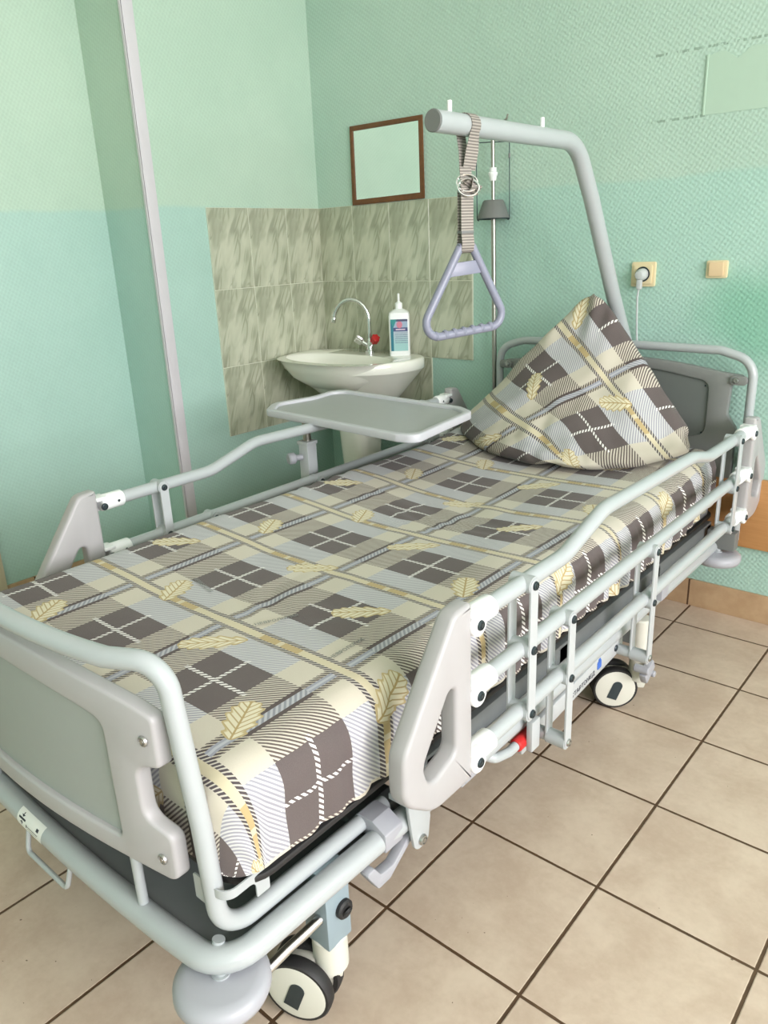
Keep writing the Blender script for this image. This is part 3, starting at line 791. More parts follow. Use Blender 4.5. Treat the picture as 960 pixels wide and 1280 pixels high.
def soft_box(name, mat, drop, off, step, uv=None, ripple=0.0, parent=None, thick=None):
    bm = B(); L = .055 * PI / 2 + drop
    x0, x1, y0, y1 = MX0 + .055 - L, MX1 - .055 + L, MY0 + .055 - L, MY1 - .055 + L
    nx, ny = int((x1 - x0) / step), int((y1 - y0) / step)
    uvl = bm.loops.layers.uv.new('UVMap'); g = []; dd = {}
    for i in range(nx + 1):
        row = []
        for j in range(ny + 1):
            px, py = x0 + (x1 - x0) * i / nx, y0 + (y1 - y0) * j / ny
            p_, d, n = wrap(px, py, drop, off)
            if ripple:
                w = noise.noise(V3((px * 3.1, py * 3.1, 1.7))) * .0035 + noise.noise(V3((px * 9, py * 5, 4.2))) * .0016
                w += .0022 * math.sin((py * 1.0 + .35 * noise.noise(V3((px * 2, py * 2, 9)))) * 95) * ss(noise.noise(V3((px * 2.2, py * 2.2, 5))), .05, .4)
                if d <= 1e-9: p_.z += w
                else:
                    k = ss(d, .02, .11); wy = py * abs(n.x) + px * abs(n.y)
                    k *= ss(abs(abs(n.x) - abs(n.y)), .6, 1.0) * ss(py, -.34, -.16) ; rp = math.sin(wy * 2 * PI / .115 + 1.3 * noise.noise(V3((wy * 4, 0, 3)))) * ripple * (.6 + .7 * noise.noise(V3((wy * 3, 1, 8))))
                    p_ += n * (abs(rp) * k * 1.6 + w) ; p_.z += w * (1 - k)
                    # hem line wanders
                    if d > .14: p_.z += (.005 * noise.noise(V3((wy * 4, 7, 2))) + .002 * math.sin(wy * 55)) * ss(d, .14, L) * ss(abs(abs(n.x) - abs(n.y)), .6, 1.0)
            v = bm.verts.new(p_); row.append(v); dd[v] = (px, py, math.hypot(max(0, MX0 + .055 - px, px - MX1 + .055), max(0, MY0 + .055 - py, py - MY1 + .055)))
        g.append(row)
    for i in range(nx):
        for j in range(ny):
            q = [g[i][j], g[i + 1][j], g[i + 1][j + 1], g[i][j + 1]]
            if all(dd[v][2] > L + 1e-6 for v in q): continue
            f = bm.faces.new(q)
            for lp in f.loops:
                a = dd[lp.vert]; lp[uvl].uv = ((a[0] - .004) / .295, (a[1] + .085) / .29)
    loose = [v for v in bm.verts if not v.link_faces]
    bmesh.ops.delete(bm, geom=loose, context='VERTS')
    if thick:
        bd = [e for e in bm.edges if e.is_boundary]
        r = bmesh.ops.extrude_edge_only(bm, edges=bd)
        vs = [g_ for g_ in r['geom'] if isinstance(g_, bmesh.types.BMVert)]
        for v in vs: v.co.z = thick
        bmesh.ops.contextual_create(bm, geom=[e for e in bm.edges if e.is_boundary])
    return obj(name, bm, mat, parent, 180)
mt = soft_box('mattress', M['mattr'], .09, -.012, .03, thick=.4005)
tag(mt, 'grey hospital mattress under the plaid sheet on the bed', 'mattress')
sh = soft_box('bed_sheet', M['plaid'], .108, 0.0, .0125, ripple=.011)
tag(sh, 'brown, cream and grey plaid sheet with feather print spread over the mattress', 'bed sheet')
ORG[sh.name] = V3()
# stamped ward marks on the sheet
def stamp(cx, cy, ang, s, size):
    ca, sa = math.cos(ang), math.sin(ang)
    text_mesh('ward_stamp', s, size, M['stamp'], lambda x, y, z: (lambda X, Y: V3((X, Y, wrap(X, Y, .1, 0)[0].z + .0028 + z)))(cx + x * ca - y * sa, cy + x * sa + y * ca), sh, .0003)
M['stamp'] = plain('stamp_ink', srgb(130, 132, 128), .8, var=.05)
from math import radians as rad
stamp(-.216, -.028, rad(64), 'НЕВРОЛОГИЯ', .0125)
stamp(-.035, -.029, rad(90), 'НЕВРОЛОГИЯ', .0125)
stamp(-.463, -.012, rad(-13), 'НЕВРОЛОГИЯ', .0125)

# ------------------------------------------------------------------ pillow
A, L_, R_, Bt = V3((-.312, 1.44, 1.092)), V3((-.778, 1.37, .612)), V3((.058, 1.41, .636)), V3((-.285, 1.145, .585))
nrm = V3((.12, -.80, .42)).normalized()
def pil(s, t, side):
    # s: A->R , t: A->L ; corner (1,1) is the bottom
    q = A * (1 - s) * (1 - t) + R_ * s * (1 - t) + L_ * (1 - s) * t + Bt * s * t
    lo = s * t
    e = (16 * s * (1 - s) * t * (1 - t))
    th = e ** .42 * (.45 + .75 * (s + t) / 2)
    low = max(0, (s + t) - 1)
    # lower edges sag outward
    out = V3((0, -.055, 0))
    bulge = (4 * s * (1 - s)) * ss(t, .6, 1) + (4 * t * (1 - t)) * ss(s, .6, 1)
    q = q + out * bulge + V3(((s - t) * .06, 0, 0)) * bulge
    q.z -= .018 * bulge
    if side > 0: q = q + nrm * (.085 * th)
    else: q = q - V3((.02, -.85, .15)).normalized() * (.11 * th) * 1.0
    w = noise.noise(V3((s * 4, t * 4, 2.0 * side))) * .010 + noise.noise(V3((s * 9, t * 3, 5.0))) * .005
    apx = math.exp(-(s * s + t * t) / .05)
    w += .010 * math.sin((s - t) * 40) * apx + .006 * math.sin((s * 1.2 + t * .4) * 26) * ss(s + t, 1.2, 1.8)
    w += .009 * math.sin((s * 1.0 - t * .9 + .3 * noise.noise(V3((s * 3, t * 3, 1)))) * 17) * ss(noise.noise(V3((s * 2.4, t * 2.4, 11.0))), -.1, .4) + .008 * noise.noise(V3((s * 6 + t * 2, t * 14 - s * 9, 3.0))) * ss(s + t, .7, 1.5)
    q = q + nrm * w * (1 if e > 0 else .3) + V3((noise.noise(V3((s * 5, t * 5, 31))), noise.noise(V3((s * 5, t * 5, 41))), noise.noise(V3((s * 5, t * 5, 51))))) * .007
    ctr = (A + L_ + R_ + Bt) / 4
    for (cs, ct, am) in ((0, 0, .07), (1, 0, .10), (0, 1, .10), (1, 1, .05)):
        q = q.lerp(ctr, am * math.exp(-((s - cs) ** 2 + (t - ct) ** 2) / .004))
    # keep above the sheet
    zs = ztop(max(MX0, min(MX1, q.x)), q.y) + .004
    if q.z < zs: q.z = zs + (0 if side > 0 else -.0015)
    return q
bm = B(); n_ = 56; uvl = bm.loops.layers.uv.new('UVMap')
grid = {}
for side in (1, -1):
    for i in range(n_ + 1):
        for j in range(n_ + 1):
            edge = i in (0, n_) or j in (0, n_)
            if side < 0 and edge: grid[(side, i, j)] = grid[(1, i, j)]; continue
            grid[(side, i, j)] = bm.verts.new(pil(i / n_, j / n_, side))
    for i in range(n_):
        for j in range(n_):
            q = [(i, j), (i + 1, j), (i + 1, j + 1), (i, j + 1)]
            f = bm.faces.new([grid[(side, *k)] for k in q])
            for lp, k in zip(f.loops, q):
                s, t = k[0] / n_, k[1] / n_
                # t across (u), s down: T lines (yellow) run along s -> v depends on t
                lp[uvl].uv = (s * 1.86 - .93, t * 1.9 - .46)
pw = obj('pillow', bm, M['plaid'], None, 180)
tag(pw, 'plaid pillow standing on its corner against the head of the bed', 'pillow')

# ------------------------------------------------------------------ trapeze pole and handle
XT = -.28
tp = thing('trapeze_pole', 'thick grey bent pole rising behind headboard and reaching over bed', 'trapeze pole', (XT, 1.636, .3))
bm = B()
tube(bm, [(XT, 1.636, .24), (XT, 1.636, .868), (XT, 1.50, 1.055), (XT, 1.32, 1.335), (XT, 1.215, 1.476), (XT, .575, 1.476)], .0225, 22, [0, .03, 0, 0, .13, 0], nf=10)
obj('bent_tube', bm, M['tube'], tp, 60)
bm = B(); cyl(bm, (XT, .575, 1.476), (XT, .570, 1.476), .0228, 26, bev=.002); lab(obj('end_cap', bm, M['cap'], tp), 'dark grey round end cap')
for y in (.632, 1.03):
    bm = B(); cyl(bm, (XT, y, 1.494), (XT, y, 1.520), .0055, 14, bev=.0015); obj('stop_peg', bm, M['white'], tp)
bm = B(); cyl(bm, (XT, 1.636, .30), (XT, 1.636, .42), .029, 22, bev=.003); obj('pole_socket', bm, M['tube'], tp)

th = thing('patient_trapeze', 'lavender grey triangular grab handle on a webbing strap hanging from pole', 'trapeze handle', (XT, .688, 1.4))
e1 = V3((.75, .66, 0)); e1 = V3((.42, .91, 0)).normalized(); nn = V3((e1.y, -e1.x, 0))     # in-plane right, toward camera
cT = V3((XT, .69, 0))
tilt = math.radians(4.5)
def tpt(a, z, d=0):   # triangle-local a (right), z relative to hang point, tilted
    ca, sa = math.cos(tilt), math.sin(tilt); zz = z - 1.229
    return cT + e1 * (a * ca - zz * sa * 1.0) + nn * d + V3((0, 0, 1.229 + zz * ca + a * sa))
bm = B()
tube(bm, [tpt(-.016, 1.222), tpt(-.150, 1.030), tpt(.104, 1.030), tpt(.016, 1.222)], .0098, 16, .032, closed=False)
tube(bm, [tpt(-.020, 1.222), tpt(.020, 1.222)], .0098, 14)
prism(bm, [(-.038, 1.190), (.030, 1.190), (.043, 1.160), (-.058, 1.160)], lambda a, z, d: tpt(a, z, d - .004), .008, .001)
hd = obj('grab_triangle', bm, M['tri'], th, 60)
bm = B()
for k in range(7):
    a = -.098 + k * .025
    lathe(bm, [(0, -.005), (.0095, -.005), (.0118, 0), (.0095, .005), (0, .005)], tpt(a, 1.0325), e1 * math.cos(tilt) + V3((0, 0, math.sin(tilt))), 14)
obj('grip_ridge', bm, M['tri'], hd)
# webbing: loop over the pole, neck, lower loop through the handle
def strap(name, path, w, side, thick=.0016):
    bm = B(); uvl = bm.loops.layers.uv.new('UVMap'); pts = [V3(q) for q in path]; rows = []; ln = 0
    side = [V3(s_) for s_ in side] if isinstance(side, list) else [V3(side)] * len(pts)
    for i, q in enumerate(pts):
        t = (pts[min(i + 1, len(pts) - 1)] - pts[max(i - 1, 0)]).normalized(); s_ = (side[i] - t * side[i].dot(t)).normalized(); n2 = t.cross(s_)
        if i: ln += (q - pts[i - 1]).length
        rows.append(([bm.verts.new(q + s_ * (w / 2 * a) + n2 * (thick / 2 * b)) for a, b in ((-1, -1), (1, -1), (1, 1), (-1, 1))], ln))
    for (r0, l0), (r1, l1) in zip(rows, rows[1:]):
        for k in range(4):
            f = bm.faces.new((r0[k], r0[(k + 1) % 4], r1[(k + 1) % 4], r1[k]))
            for lp, uv in zip(f.loops, ((0, l0), (1, l0), (1, l1), (0, l1))): lp[uvl].uv = uv
    bm.faces.new(rows[0][0][::-1]); bm.faces.new(rows[-1][0])
    return obj(name, bm, M['web'], th, 50)
sy = .70
cp = V3((XT, sy, 1.476)); rl = .0243
path = []
for k in range(0, 13):
    a = math.radians(-40 + 260 * k / 12); path.append(cp + V3((rl * math.cos(a), 0, rl * math.sin(a))))
path = [V3((XT + .003, sy, 1.385)), V3((XT + .012, sy, 1.425))] + path + [V3((XT - .012, sy, 1.425)), V3((XT - .004, sy - .002, 1.385))]
s_list = [e1 * .9 + V3((0, .2, 0))] * 2 + [V3((0, 1, 0))] * 13 + [V3((0, 1, 0)), e1 * .9 + V3((0, .2, 0))]
strap('pole_loop', path, .034, s_list)
strap('strap_neck', [cT + V3((0, 0, 1.392)), cT + V3((0, 0, 1.362)) + nn * .004, cT + V3((0, 0, 1.350)) + nn * .002], .030, e1)
zz0 = 1.366
lp_ = [cT + nn * .008 + V3((0, 0, 1.352)), cT + nn * .008 + V3((0, 0, 1.25)), cT + nn * .0125 + V3((0, 0, 1.228)), cT + nn * .008 + V3((0, 0, 1.2125)), cT + V3((0, 0, 1.209)), cT - nn * .008 + V3((0, 0, 1.2125)), cT - nn * .0125 + V3((0, 0, 1.228)), cT - nn * .008 + V3((0, 0, 1.25)), cT - nn * .008 + V3((0, 0, 1.35))]
strap('lower_strap', lp_, .032, e1)
bm = B(); box(bm, (-.0168, -.0105, 1.2505), (.0168, .0105, 1.2575), .002)
rot = Matrix.Rotation(math.atan2(e1.y, e1.x), 3, 'Z'); bmesh.ops.rotate(bm, verts=bm.verts, cent=(0, 0, 0), matrix=rot); bmesh.ops.translate(bm, verts=bm.verts, vec=cT); obj('strap_stitch', bm, M['cap'], th)
# folded tail
strap('strap_tail', [cT + nn * .012 + V3((0, 0, 1.352)), cT + nn * .022 + e1 * .008 + V3((0, 0, 1.364)), cT + nn * .024 + e1 * .016 + V3((0, 0, 1.348)), cT + nn * .012 + e1 * .012 + V3((0, 0, 1.336))], .026, e1 * .9 + V3((0, 0, -.3)))
for dz, ds in ((0, 0), (-.010, .006)):
    bm = B(); c0 = cT + V3((0, 0, 1.358 + dz)) + nn * (.008 + ds)
    tube(bm, [c0 + e1 * (.021 * math.cos(a)) + V3((0, 0, .019 * math.sin(a) * .95)) + nn * (.010 * math.cos(a) - .004 * math.sin(a)) for a in [2 * PI * k / 28 for k in range(28)]], .0027, 10, closed=True)
    obj('d_ring', bm, M['chrome'], th)

# ------------------------------------------------------------------ infusion stand
iv = thing('infusion_stand', 'thin chrome drip pole with wire bottle holder standing by the headboard', 'drip stand', (-.775, 1.61, 0))
bm = B(); ivb, ivt = V3((-.772, 1.61, .02)), V3((-.800, 1.61, 1.60))
lerp = lambda z: ivb + (ivt - ivb) * ((z - .02) / 1.58)
tube(bm, [ivb, lerp(1.32)], .0085, 14); obj('lower_pole', bm, M['steel'], iv, 60); bm = B(); tube(bm, [lerp(1.315), ivt], .0068, 14); obj('upper_pole', bm, M['steel'], iv, 60)
bm = B(); lathe(bm, [(0, -.02), (.011, -.02), (.013, -.008), (.0165, .0), (.0165, .006), (.0125, .01), (.0125, .022), (0, .022)], lerp(1.452), (0, 0, 1), 20); obj('lock_collar', bm, M['white'], iv)
bm = B(); lathe(bm, [(.0, .034), (.033, .034), (.037, .030), (.055, -.018), (.057, -.026), (.052, -.026), (.034, .024), (0, .028)], lerp(1.335), (0, 0, 1), 30); lab(obj('holder_cup', bm, M['cap'], iv), 'dark grey conical holder cup')
bm = B(); c0 = lerp(1.31); wr = .0016
for s in (1, -1):
    u = V3((.80, .6, 0)) * s
    tube(bm, [lerp(1.555), lerp(1.555) + u * .057, c0 + u * .057 + V3((0, 0, -.005)), c0 + u * .05 + V3((0, 0, -.008))], wr, 8, .006)
tube(bm, [c0 + V3((.057 * math.cos(a), .057 * math.sin(a), -.003)) for a in [2 * PI * k / 30 for k in range(30)]], wr, 8, closed=True)
obj('wire_cage', bm, M['boltdark'], iv)
for s, z in ((1, 1.51), (-1, 1.545)):
    bm = B(); u = V3((.80, .6, 0)) * s; q = lerp(z) + u * .057; cyl(bm, q - V3((0, 0, .007)), q + V3((0, 0, .007)), .004, 10); obj('wire_clip', bm, M['cap'], iv)
bm = B(); tube(bm, [lerp(1.595), lerp(1.60) + V3((.03, 0, .01)), lerp(1.60) + V3((.055, 0, .02)), lerp(1.6) + V3((.06, 0, .035))], .0035, 10, .01); obj('hook', bm, M['steel'], iv); bm = B(); tube(bm, [lerp(1.595), lerp(1.60) + V3((-.03, 0, .01)), lerp(1.60) + V3((-.055, 0, .02)), lerp(1.6) + V3((-.06, 0, .035))], .0035, 10, .01); obj('hook', bm, M['steel'], iv)
for k in range(3):
    bm = B(); a = 2 * PI * k / 3 + .4
    tube(bm, [lerp(.03), lerp(.03) + V3((.09 * math.cos(a) * .4, .045 * math.sin(a) * .4, .0)), (lerp(.03).x + .09 * math.cos(a), 1.61 + .035 * math.sin(a), .010)], .008, 10); obj('foot', bm, M['steel'], iv)

# ------------------------------------------------------------------ overbed table
ot = thing('overbed_table', 'grey overbed tray table reaching across the bed beside the sink', 'table', (-1.02, .83, 0))
tray_c = [(-1.17, .79), (-1.13, 1.165), (-.54, 1.125), (-.485, .725)]
zt_ = .740
def wavy(o): return o
olt = round2d([(-1.135, .772), (-1.20, .86), (-1.165, 1.02), (-1.19, 1.175), (-.60, 1.125), (-.525, 1.08), (-.50, .90), (-.475, .735), (-.54, .722)], [.03, .06, .15, .05, .06, .05, .2, .04, .03], 7)
cx_, cy_ = -.84, .94
shr = lambda o, k, ky: [(cx_ + (x - cx_) * k, cy_ + (y - cy_) * ky) for x, y in o]
bm = B(); prism(bm, olt, lambda x, y, d: V3((x, y, zt_ - .024 + d)), .024, .004, [shr(olt, .93, .89)], 2)
rim = obj('tray_rim', bm, M['trayrim'], ot, 50); lab(rim, 'pale raised rim of the tray')
bm = B(); prism(bm, shr(olt, .945, .91), lambda x, y, d: V3((x, y, zt_ - .022 + d)), .012); obj('tray_panel', bm, M['tray'], ot, 50)
bm = B(); box(bm, (-1.07, .80, zt_ - .037), (-.66, .862, zt_ - .022), .003); obj('tray_arm', bm, M['trayrim'], ot)
bm = B(); cyl(bm, (-1.005, .825, .56), (-1.005, .825, zt_ - .03), .0135, 18); obj('lift_tube', bm, M['steel'], ot)
bm = B(); box(bm, (-1.026, .804, .04), (-.984, .846, .638), .003); box(bm, (-1.029, .801, .628), (-.981, .849, .640), .002); obj('square_post', bm, M['bar'], ot)
bm = B(); d_ = V3((-.75, -.66, 0)); q0 = V3((-1.012, .806, .587)); cyl(bm, q0, q0 + V3((-.012, -.022, 0)), .010, 16); cyl(bm, q0 + V3((-.012, -.022, 0)), q0 + V3((-.020, -.046, 0)), .019, 20, bev=.004); obj('clamp_knob', bm, M['clip'], ot)
bm = B(); box(bm, (-1.03, .55, .035), (-.98, 1.10, .065), .006); box(bm, (-1.0, .55, .035), (-.52, .585, .06), .005); box(bm, (-1.0, 1.065, .035), (-.52, 1.10, .06), .005); obj('floor_base', bm, M['bar'], ot)
for x, y in ((-1.0, .567), (-1.0, 1.083), (-.54, .567), (-.54, 1.083)):
    bm = B(); cyl(bm, (x - .01, y, .018), (x + .01, y, .018), .018, 18, bev=.002); obj('castor_wheel', bm, M['black'], ot)

# ------------------------------------------------------------------ sink
wb = thing('washbasin', 'white ceramic pedestal washbasin in the tiled corner', 'sink', (-1.36, 1.45, 0))
cxs = -1.385; rimz = .812
def basin_outline(k, wx=.318, y0=1.235, y1=1.652, n=56):
    """rounded front, cut corners at the back"""
    out = []; cy = y1 - .16
    for i in range(n):
        a = 2 * PI * i / n; c, s = math.cos(a), math.sin(a)
        if s <= 0: x = wx * math.copysign(abs(c) ** .78, c); y = cy + (cy - y0) * -abs(s) ** .95
        else:
            x = wx * math.copysign(abs(c) ** .7, c) * (1 - .18 * s); y = cy + (y1 - cy) * min(1, s ** .5 * 1.0)
        out.append((cxs + x * k, cy + (y - cy) * k))
    return out
def ring_loft(bm, rings, cap0=True, cap1=True):
    R2 = [[bm.verts.new(q) for q in r] for r in rings]; n = len(R2[0])
    for a, b in zip(R2, R2[1:]):
        for i in range(n): bm.faces.new((a[i], a[(i + 1) % n], b[(i + 1) % n], b[i]))
    if cap0: bm.faces.new(R2[0][::-1])
    if cap1: bm.faces.new(R2[-1])
O = lambda k, z, dy=0, wx=.318, y0=1.235, y1=1.652: [V3((x, y + dy, z)) for x, y in basin_outline(k, wx, y0, y1)]
bm = B()
bw = lambda k, z: [V3((cxs + (x - cxs) * k, 1.40 + (y - 1.49) * k * .86, z)) for x, y in basin_outline(1, .27, 1.27, 1.60)]
ring_loft(bm, [O(.42, .60, .05), O(.62, .66, .03), O(.88, .738, .010), O(.985, .768), O(1, .772), O(1.0, .805), O(.988, .8105), O(.955, rimz),
               bw(1.02, rimz - .001), bw(.985, rimz - .006), bw(.93, .785), bw(.80, .74), bw(.55, .70), bw(.15, .69)])
obj('basin', bm, M['ceramic'], wb, 50)
bm = B()
ped = lambda w, d, z: [V3((cxs + w * math.copysign(abs(math.cos(a)) ** .6, math.cos(a)), 1.50 + d * math.copysign(abs(math.sin(a)) ** .6, math.sin(a)), z)) for a in [2 * PI * i / 40 for i in range(40)]]
ring_loft(bm, [ped(.10, .10, 0), ped(.10, .10, .03), ped(.075, .075, .1), ped(.07, .07, .35), ped(.082, .085, .58), ped(.12, .11, .67)])
obj('pedestal', bm, M['ceramic'], wb, 50)
bm = B(); lathe(bm, [(0, .004), (.018, .004), (.022, 0), (.022, -.004)], (cxs, 1.40 - .075 * .13, .690), (0, 0, 1), 20); obj('drain', bm, M['chrome'], wb)
# hoses and waste pipe beside the pedestal
wp = thing('waste_pipe', 'grey waste pipe and dark hose beside the sink pedestal', 'pipe', (-1.2, 1.58, 0))
bm = B(); tube(bm, [(-1.285, 1.60, .60), (-1.22, 1.60, .60), (-1.20, 1.60, .55), (-1.15, 1.60, .53), (-.98, 1.625, .53), (-.98, 1.645, .02)], .02, 16, .03); obj('drain_tube', bm, M['pipe'], wp)
bm = B(); cyl(bm, (-1.10, 1.606, .53), (-1.06, 1.612, .53), .026, 18, bev=.004); obj('pipe_nut', bm, M['white'], wp)
bm = B(); tube(bm, [(-1.455, 1.56, .62), (-1.47, 1.54, .52), (-1.49, 1.54, .40), (-1.46, 1.56, .02)], .006, 10, .05); obj('supply_hose', bm, M['hose'], wp); bm = B(); tube(bm, [(-1.02, 1.645, .60), (-1.02, 1.64, .53), (-1.03, 1.64, .3)], .005, 10, .03); obj('supply_hose', bm, M['hose'], wp)

# faucet
fc = thing('faucet', 'chrome swan neck mixer tap with a red and a clear knob', 'tap', (-1.395, 1.585, rimz))
fx, fy_ = -1.390, 1.590
bm = B(); lathe(bm, [(0, 0), (.021, 0), (.021, .006), (.015, .012), (.014, .04), (.011, .05), (.009, .06), (0, .06)], (fx, fy_, rimz - .002), (0, 0, 1), 22)
obj('tap_body', bm, M['chrome'], fc)
bm = B(); sd = V3((-.86, -.5, 0)).normalized(); b0 = V3((fx, fy_, rimz + .05))
sp = [b0, b0 + V3((0, 0, .07))]
for k in range(0, 13):
    a = math.radians(k * 14.2); sp.append(b0 + V3((0, 0, .08)) + sd * (.075 - .075 * math.cos(a)) + V3((0, 0, .085 * math.sin(a))))
tube(bm, sp, .0088, 14); q = sp[-1]; dr = (sp[-1] - sp[-2]).normalized(); cyl(bm, q - dr * .004, q + dr * .022, .0105, 18, bev=.002)
obj('spout', bm, M['chrome'], fc, 60)
for d_, mt_, l in ((V3((-.72, -.5, .55)), M['chrome'], 'chrome fluted knob'), (V3((.75, -.25, .6)), M['red'], 'red round knob')):
    d_.normalize(); o0 = V3((fx, fy_, rimz + .022))
    bm = B(); cyl(bm, o0, o0 + d_ * .042, .010, 14); obj('knob_stem', bm, M['chrome'], fc)
    bm = B()
    u = d_.orthogonal().normalized(); w = d_.cross(u); rings = []
    for h, k in ((.036, .75), (.04, 1), (.066, 1.05), (.070, .8)):
        rings.append([o0 + d_ * h + (u * math.cos(a) + w * math.sin(a)) * (.0165 + .002 * math.cos(6 * a)) * k for a in [2 * PI * i / 36 for i in range(36)]])
    ring_loft(bm, rings); lab(obj('knob', bm, mt_, fc, 40), l)

# soap bottle
bo = thing('soap_bottle', 'white square pump bottle with a blue label on the sink', 'bottle', (-1.217, 1.575, rimz))
rotb = Matrix.Rotation(math.radians(38), 3, 'Z'); bc = V3((-1.217, 1.578, rimz - .001))
def sq(w, z, r=.3): 
    return [bc + rotb @ V3((w * math.copysign(abs(math.cos(a)) ** r, math.cos(a)), w * math.copysign(abs(math.sin(a)) ** r, math.sin(a)), z)) for a in [2 * PI * (i + .5) / 40 for i in range(40)]]
bm = B(); ring_loft(bm, [sq(.040, 0), sq(.042, .003), sq(.042, .155), sq(.039, .168), sq(.024, .178, .6), sq(.014, .182, 1)]); obj('bottle_body', bm, M['white'], bo, 40)
bm = B(); lathe(bm, [(0, 0), (.0145, 0), (.0145, .022), (.011, .025), (.006, .028), (.0045, .03), (.0045, .058), (.002, .060), (0, .06)], bc + V3((0, 0, .181)), (0, 0, 1), 20); obj('pump_head', bm, M['white'], bo)
m, p = newmat('bottle_label', .4)
u, v, _ = sep(coord('UV')); P = coord('UV')
c = mixc(smooth(v, .75, .1), srgb(168, 176, 190), srgb(150, 190, 190))
txt = lt(fract(v * 16.0), .45) * gt(nz(comb(u * 14.0, mth('FLOOR', v * 16.0), 0), 3, 0), .42) * gt(u, .24) * lt(v, .58) * gt(v, .22)
c = mixc(txt * .7, c, srgb(90, 100, 130))
c = mixc(gt(v, .62), c, srgb(70, 76, 120))
c = mixc(gt(v, .74), c, srgb(150, 168, 190))
dxx = (u - .52) * 1.0; dyy = (v - .83) * 1.6
c = mixc(lt(dxx * dxx + dyy * dyy, .030), c, srgb(196, 120, 140))
c = mixc(gt(v, .93), c, srgb(70, 74, 104))
c = mixc(lt(u, .16), c, srgb(36, 110, 130))
c = mixc(gt(v, .76) * lt(absn(u - .16), (v - .74) * .8), c, srgb(40, 130, 130))
c = mixc(lt(absn(v - .68), .018) * gt(u, .3) * lt(u, .85), c, srgb(210, 190, 205))
setc(p, c); M['label'] = m
bm = B(); uvl = bm.loops.layers.uv.new('UVMap')
qs = [(-.034, .020), (.034, .020), (.034, .144), (-.034, .144)]
vs = [bm.verts.new(bc + rotb @ V3((x, -.0425, z))) for x, z in qs]; f = bm.faces.new(vs)
for lp, uv in zip(f.loops, ((0, 0), (1, 0), (1, 1), (0, 1))): lp[uvl].uv = uv
vs2 = [bm.verts.new(bc + rotb @ V3((x, -.0412, z))) for x, z in qs]
for i in range(4): bm.faces.new((vs[i], vs[(i + 1) % 4], vs2[(i + 1) % 4], vs2[i]))
bm.faces.new(vs2[::-1])
lab(obj('bottle_label', bm, M['label'], bo, smooth_=False), 'blue and pink printed label')
bm = B()

# ------------------------------------------------------------------ wall things
mi = thing('wall_mirror', 'square mirror with thin brown frame on the wall above the tiles', 'mirror', (-1.32, YB, 1.395))
ocr = [(-1.506, 1.396), (-1.132, 1.398), (-1.134, 1.686), (-1.502, 1.690)]
bm = B(); prism(bm, ocr, lambda x, z, d: V3((x, YB - d, z)), .006); bm2 = bm; obj('mirror_glass', bm, M['mirror'], mi, smooth_=False)
bm = B()
inn = [(-1.488, 1.416), (-1.151, 1.419), (-1.152, 1.668), (-1.487, 1.671)]
prism(bm, ocr, lambda x, z, d: V3((x + .0015 * math.sin(z * 60), YB - .0055 - d, z + .0015 * math.sin(x * 47))), .006, .0015, [inn])
obj('mirror_frame', bm, M['frame'], mi)
so = thing('power_socket', 'beige wall socket with a plug in it, left of switch', 'socket', (-.25, YB, 1.11))
bm = B(); prism(bm, round2d([(-.290, 1.073), (-.210, 1.073), (-.210, 1.150), (-.290, 1.150)], .006, 3), lambda x, z, d: V3((x, YB - d, z)), .010, .002); obj('socket_plate', bm, M['socket'], so)
bm = B(); prism(bm, round2d([(-.281, 1.082), (-.219, 1.082), (-.219, 1.141), (-.281, 1.141)], .005, 3), lambda x, z, d: V3((x, YB - .010 - d, z)), .005, .0015, [[(-.25 + .0235 * math.cos(a), 1.112 + .0235 * math.sin(a)) for a in [2 * PI * i / 24 for i in range(24)]]]); obj('socket_insert', bm, M['socket'], so)
bm = B(); lathe(bm, [(.0235, .0), (.0235, .005), (.0205, .005), (.0200, .0008), (0, .0008)], (-.25, YB - .010, 1.112), (0, -1, 0), 26); obj('socket_well', bm, M['boltdark'], so)
pc = thing('electric_plug', 'white plug and cable hanging from the wall socket behind headboard', 'cord', (-.25, YB, .2))
bm = B(); lathe(bm, [(0, 0), (.0185, 0), (.019, .012), (.017, .024), (.012, .034), (0, .037)], (-.25, YB - .0115, 1.112), (0.0, -1, -.05), 22)
xbox(bm, (-.252, YB - .030, 1.090), (.016, .02, .05), None, .006); obj('plug', bm, M['cord'], pc)
bm = B(); tube(bm, [(-.252, YB - .030, 1.075), (-.256, YB - .030, 1.04), (-.256, YB - .022, .97), (-.256, YB - .016, .93), (-.246, YB - .010, .80), (-.23, YB - .022, .50), (-.2, YB - .03, .22)], .0032, 10, .05); obj('cable', bm, M['cord'], pc)
sw = thing('light_switch', 'small tan light switch on the wall, right of socket', 'switch', (-.02, YB, 1.125))
bm = B(); prism(bm, round2d([(-.053, 1.098), (.011, 1.098), (.011, 1.150), (-.053, 1.150)], .006, 3), lambda x, z, d: V3((x, YB - d, z)), .009, .002); obj('switch_plate', bm, M['socket'], sw)
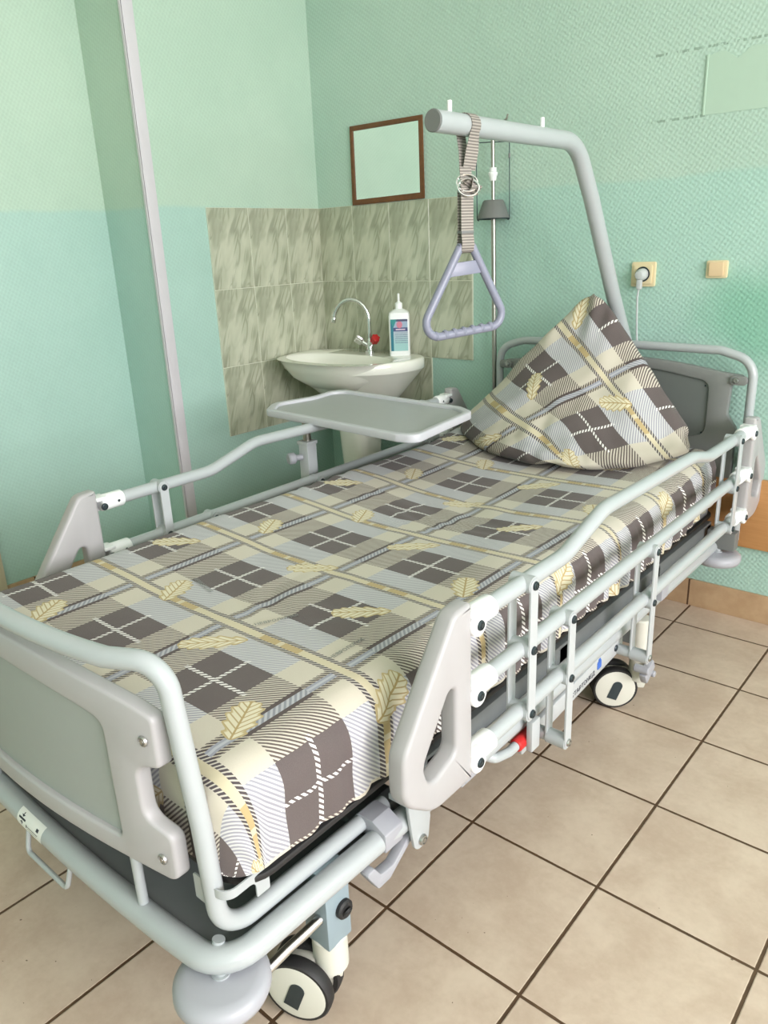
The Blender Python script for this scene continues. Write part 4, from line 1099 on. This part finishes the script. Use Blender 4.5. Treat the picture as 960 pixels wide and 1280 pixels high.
bm = B(); prism(bm, round2d([(-.043, 1.104), (.001, 1.104), (.001, 1.145), (-.043, 1.145)], .004, 3), lambda x, z, d: V3((x, YB - .009 - d - max(0, z - 1.124) * .15, z)), .006, .0015); obj('rocker', bm, M['switch'], sw)
bm = B(); box(bm, (-.70, YB - .018, .256), (1.6, YB, .488), .003); wbd = tag(obj('wall_guard_board', bm, M['wood']), 'tan wooden guard board on the wall behind the bed head', 'board')
# papered-over patch upper right
pa = []
x0, x1, z0, z1 = -.103, .30, 1.556, 1.712
ol = [(x0, z0), (x1, z0 - .004), (x1, z1 + .02)]
for k in range(24, -1, -1):
    x = x0 + (x1 - x0) * k / 25
    dip = -.018 * math.exp(-((x + .02) / .02) ** 2)
    ol.append((x, z1 + dip + .004 * math.sin(x * 70)))
bm = B(); prism(bm, ol, lambda x, z, d: V3((x, YB - d, z)), .0015); box(bm, (x0 - .004, YB - .004, z0), (x0 + .001, YB, z1), .0005)
tag(obj('wall_patch', bm, M['patch']), 'smooth green square patch with torn top edge on the back wall', 'wall patch')

# ------------------------------------------------------------------ light
w = bpy.data.worlds.new('sky'); SC.world = w; w.use_nodes = True
bg = w.node_tree.nodes['Background']; bg.inputs[0].default_value = (.82, .91, 1.0, 1); bg.inputs[1].default_value = 1.0
def area(name, loc, size, rot, power, col):
    l = bpy.data.lights.new(name, 'AREA'); l.shape = 'RECTANGLE'; l.size, l.size_y = size; l.energy = power; l.color = col
    o = bpy.data.objects.new(name, l); COL.objects.link(o); o.location = loc; o.rotation_euler = rot; return o
area('window_daylight', (XW + .30, (WY0 + WY1) / 2, (WZ0 + WZ1) / 2 + .1), (2.5, 1.6), (0, rad(90), 0), 230, (1.0, .95, .975)).data.size = 1.6
bpy.data.lights['window_daylight'].size_y = 3.3
SC.view_settings.view_transform = 'Standard'; SC.view_settings.look = 'None'; SC.view_settings.exposure = 0.30; SC.view_settings.gamma = 1
SC.view_settings.use_curve_mapping = False
SC.cycles.max_bounces = 8; SC.cycles.diffuse_bounces = 5; SC.cycles.use_denoising = True
SC.cycles.caustics_reflective = False; SC.cycles.caustics_refractive = False
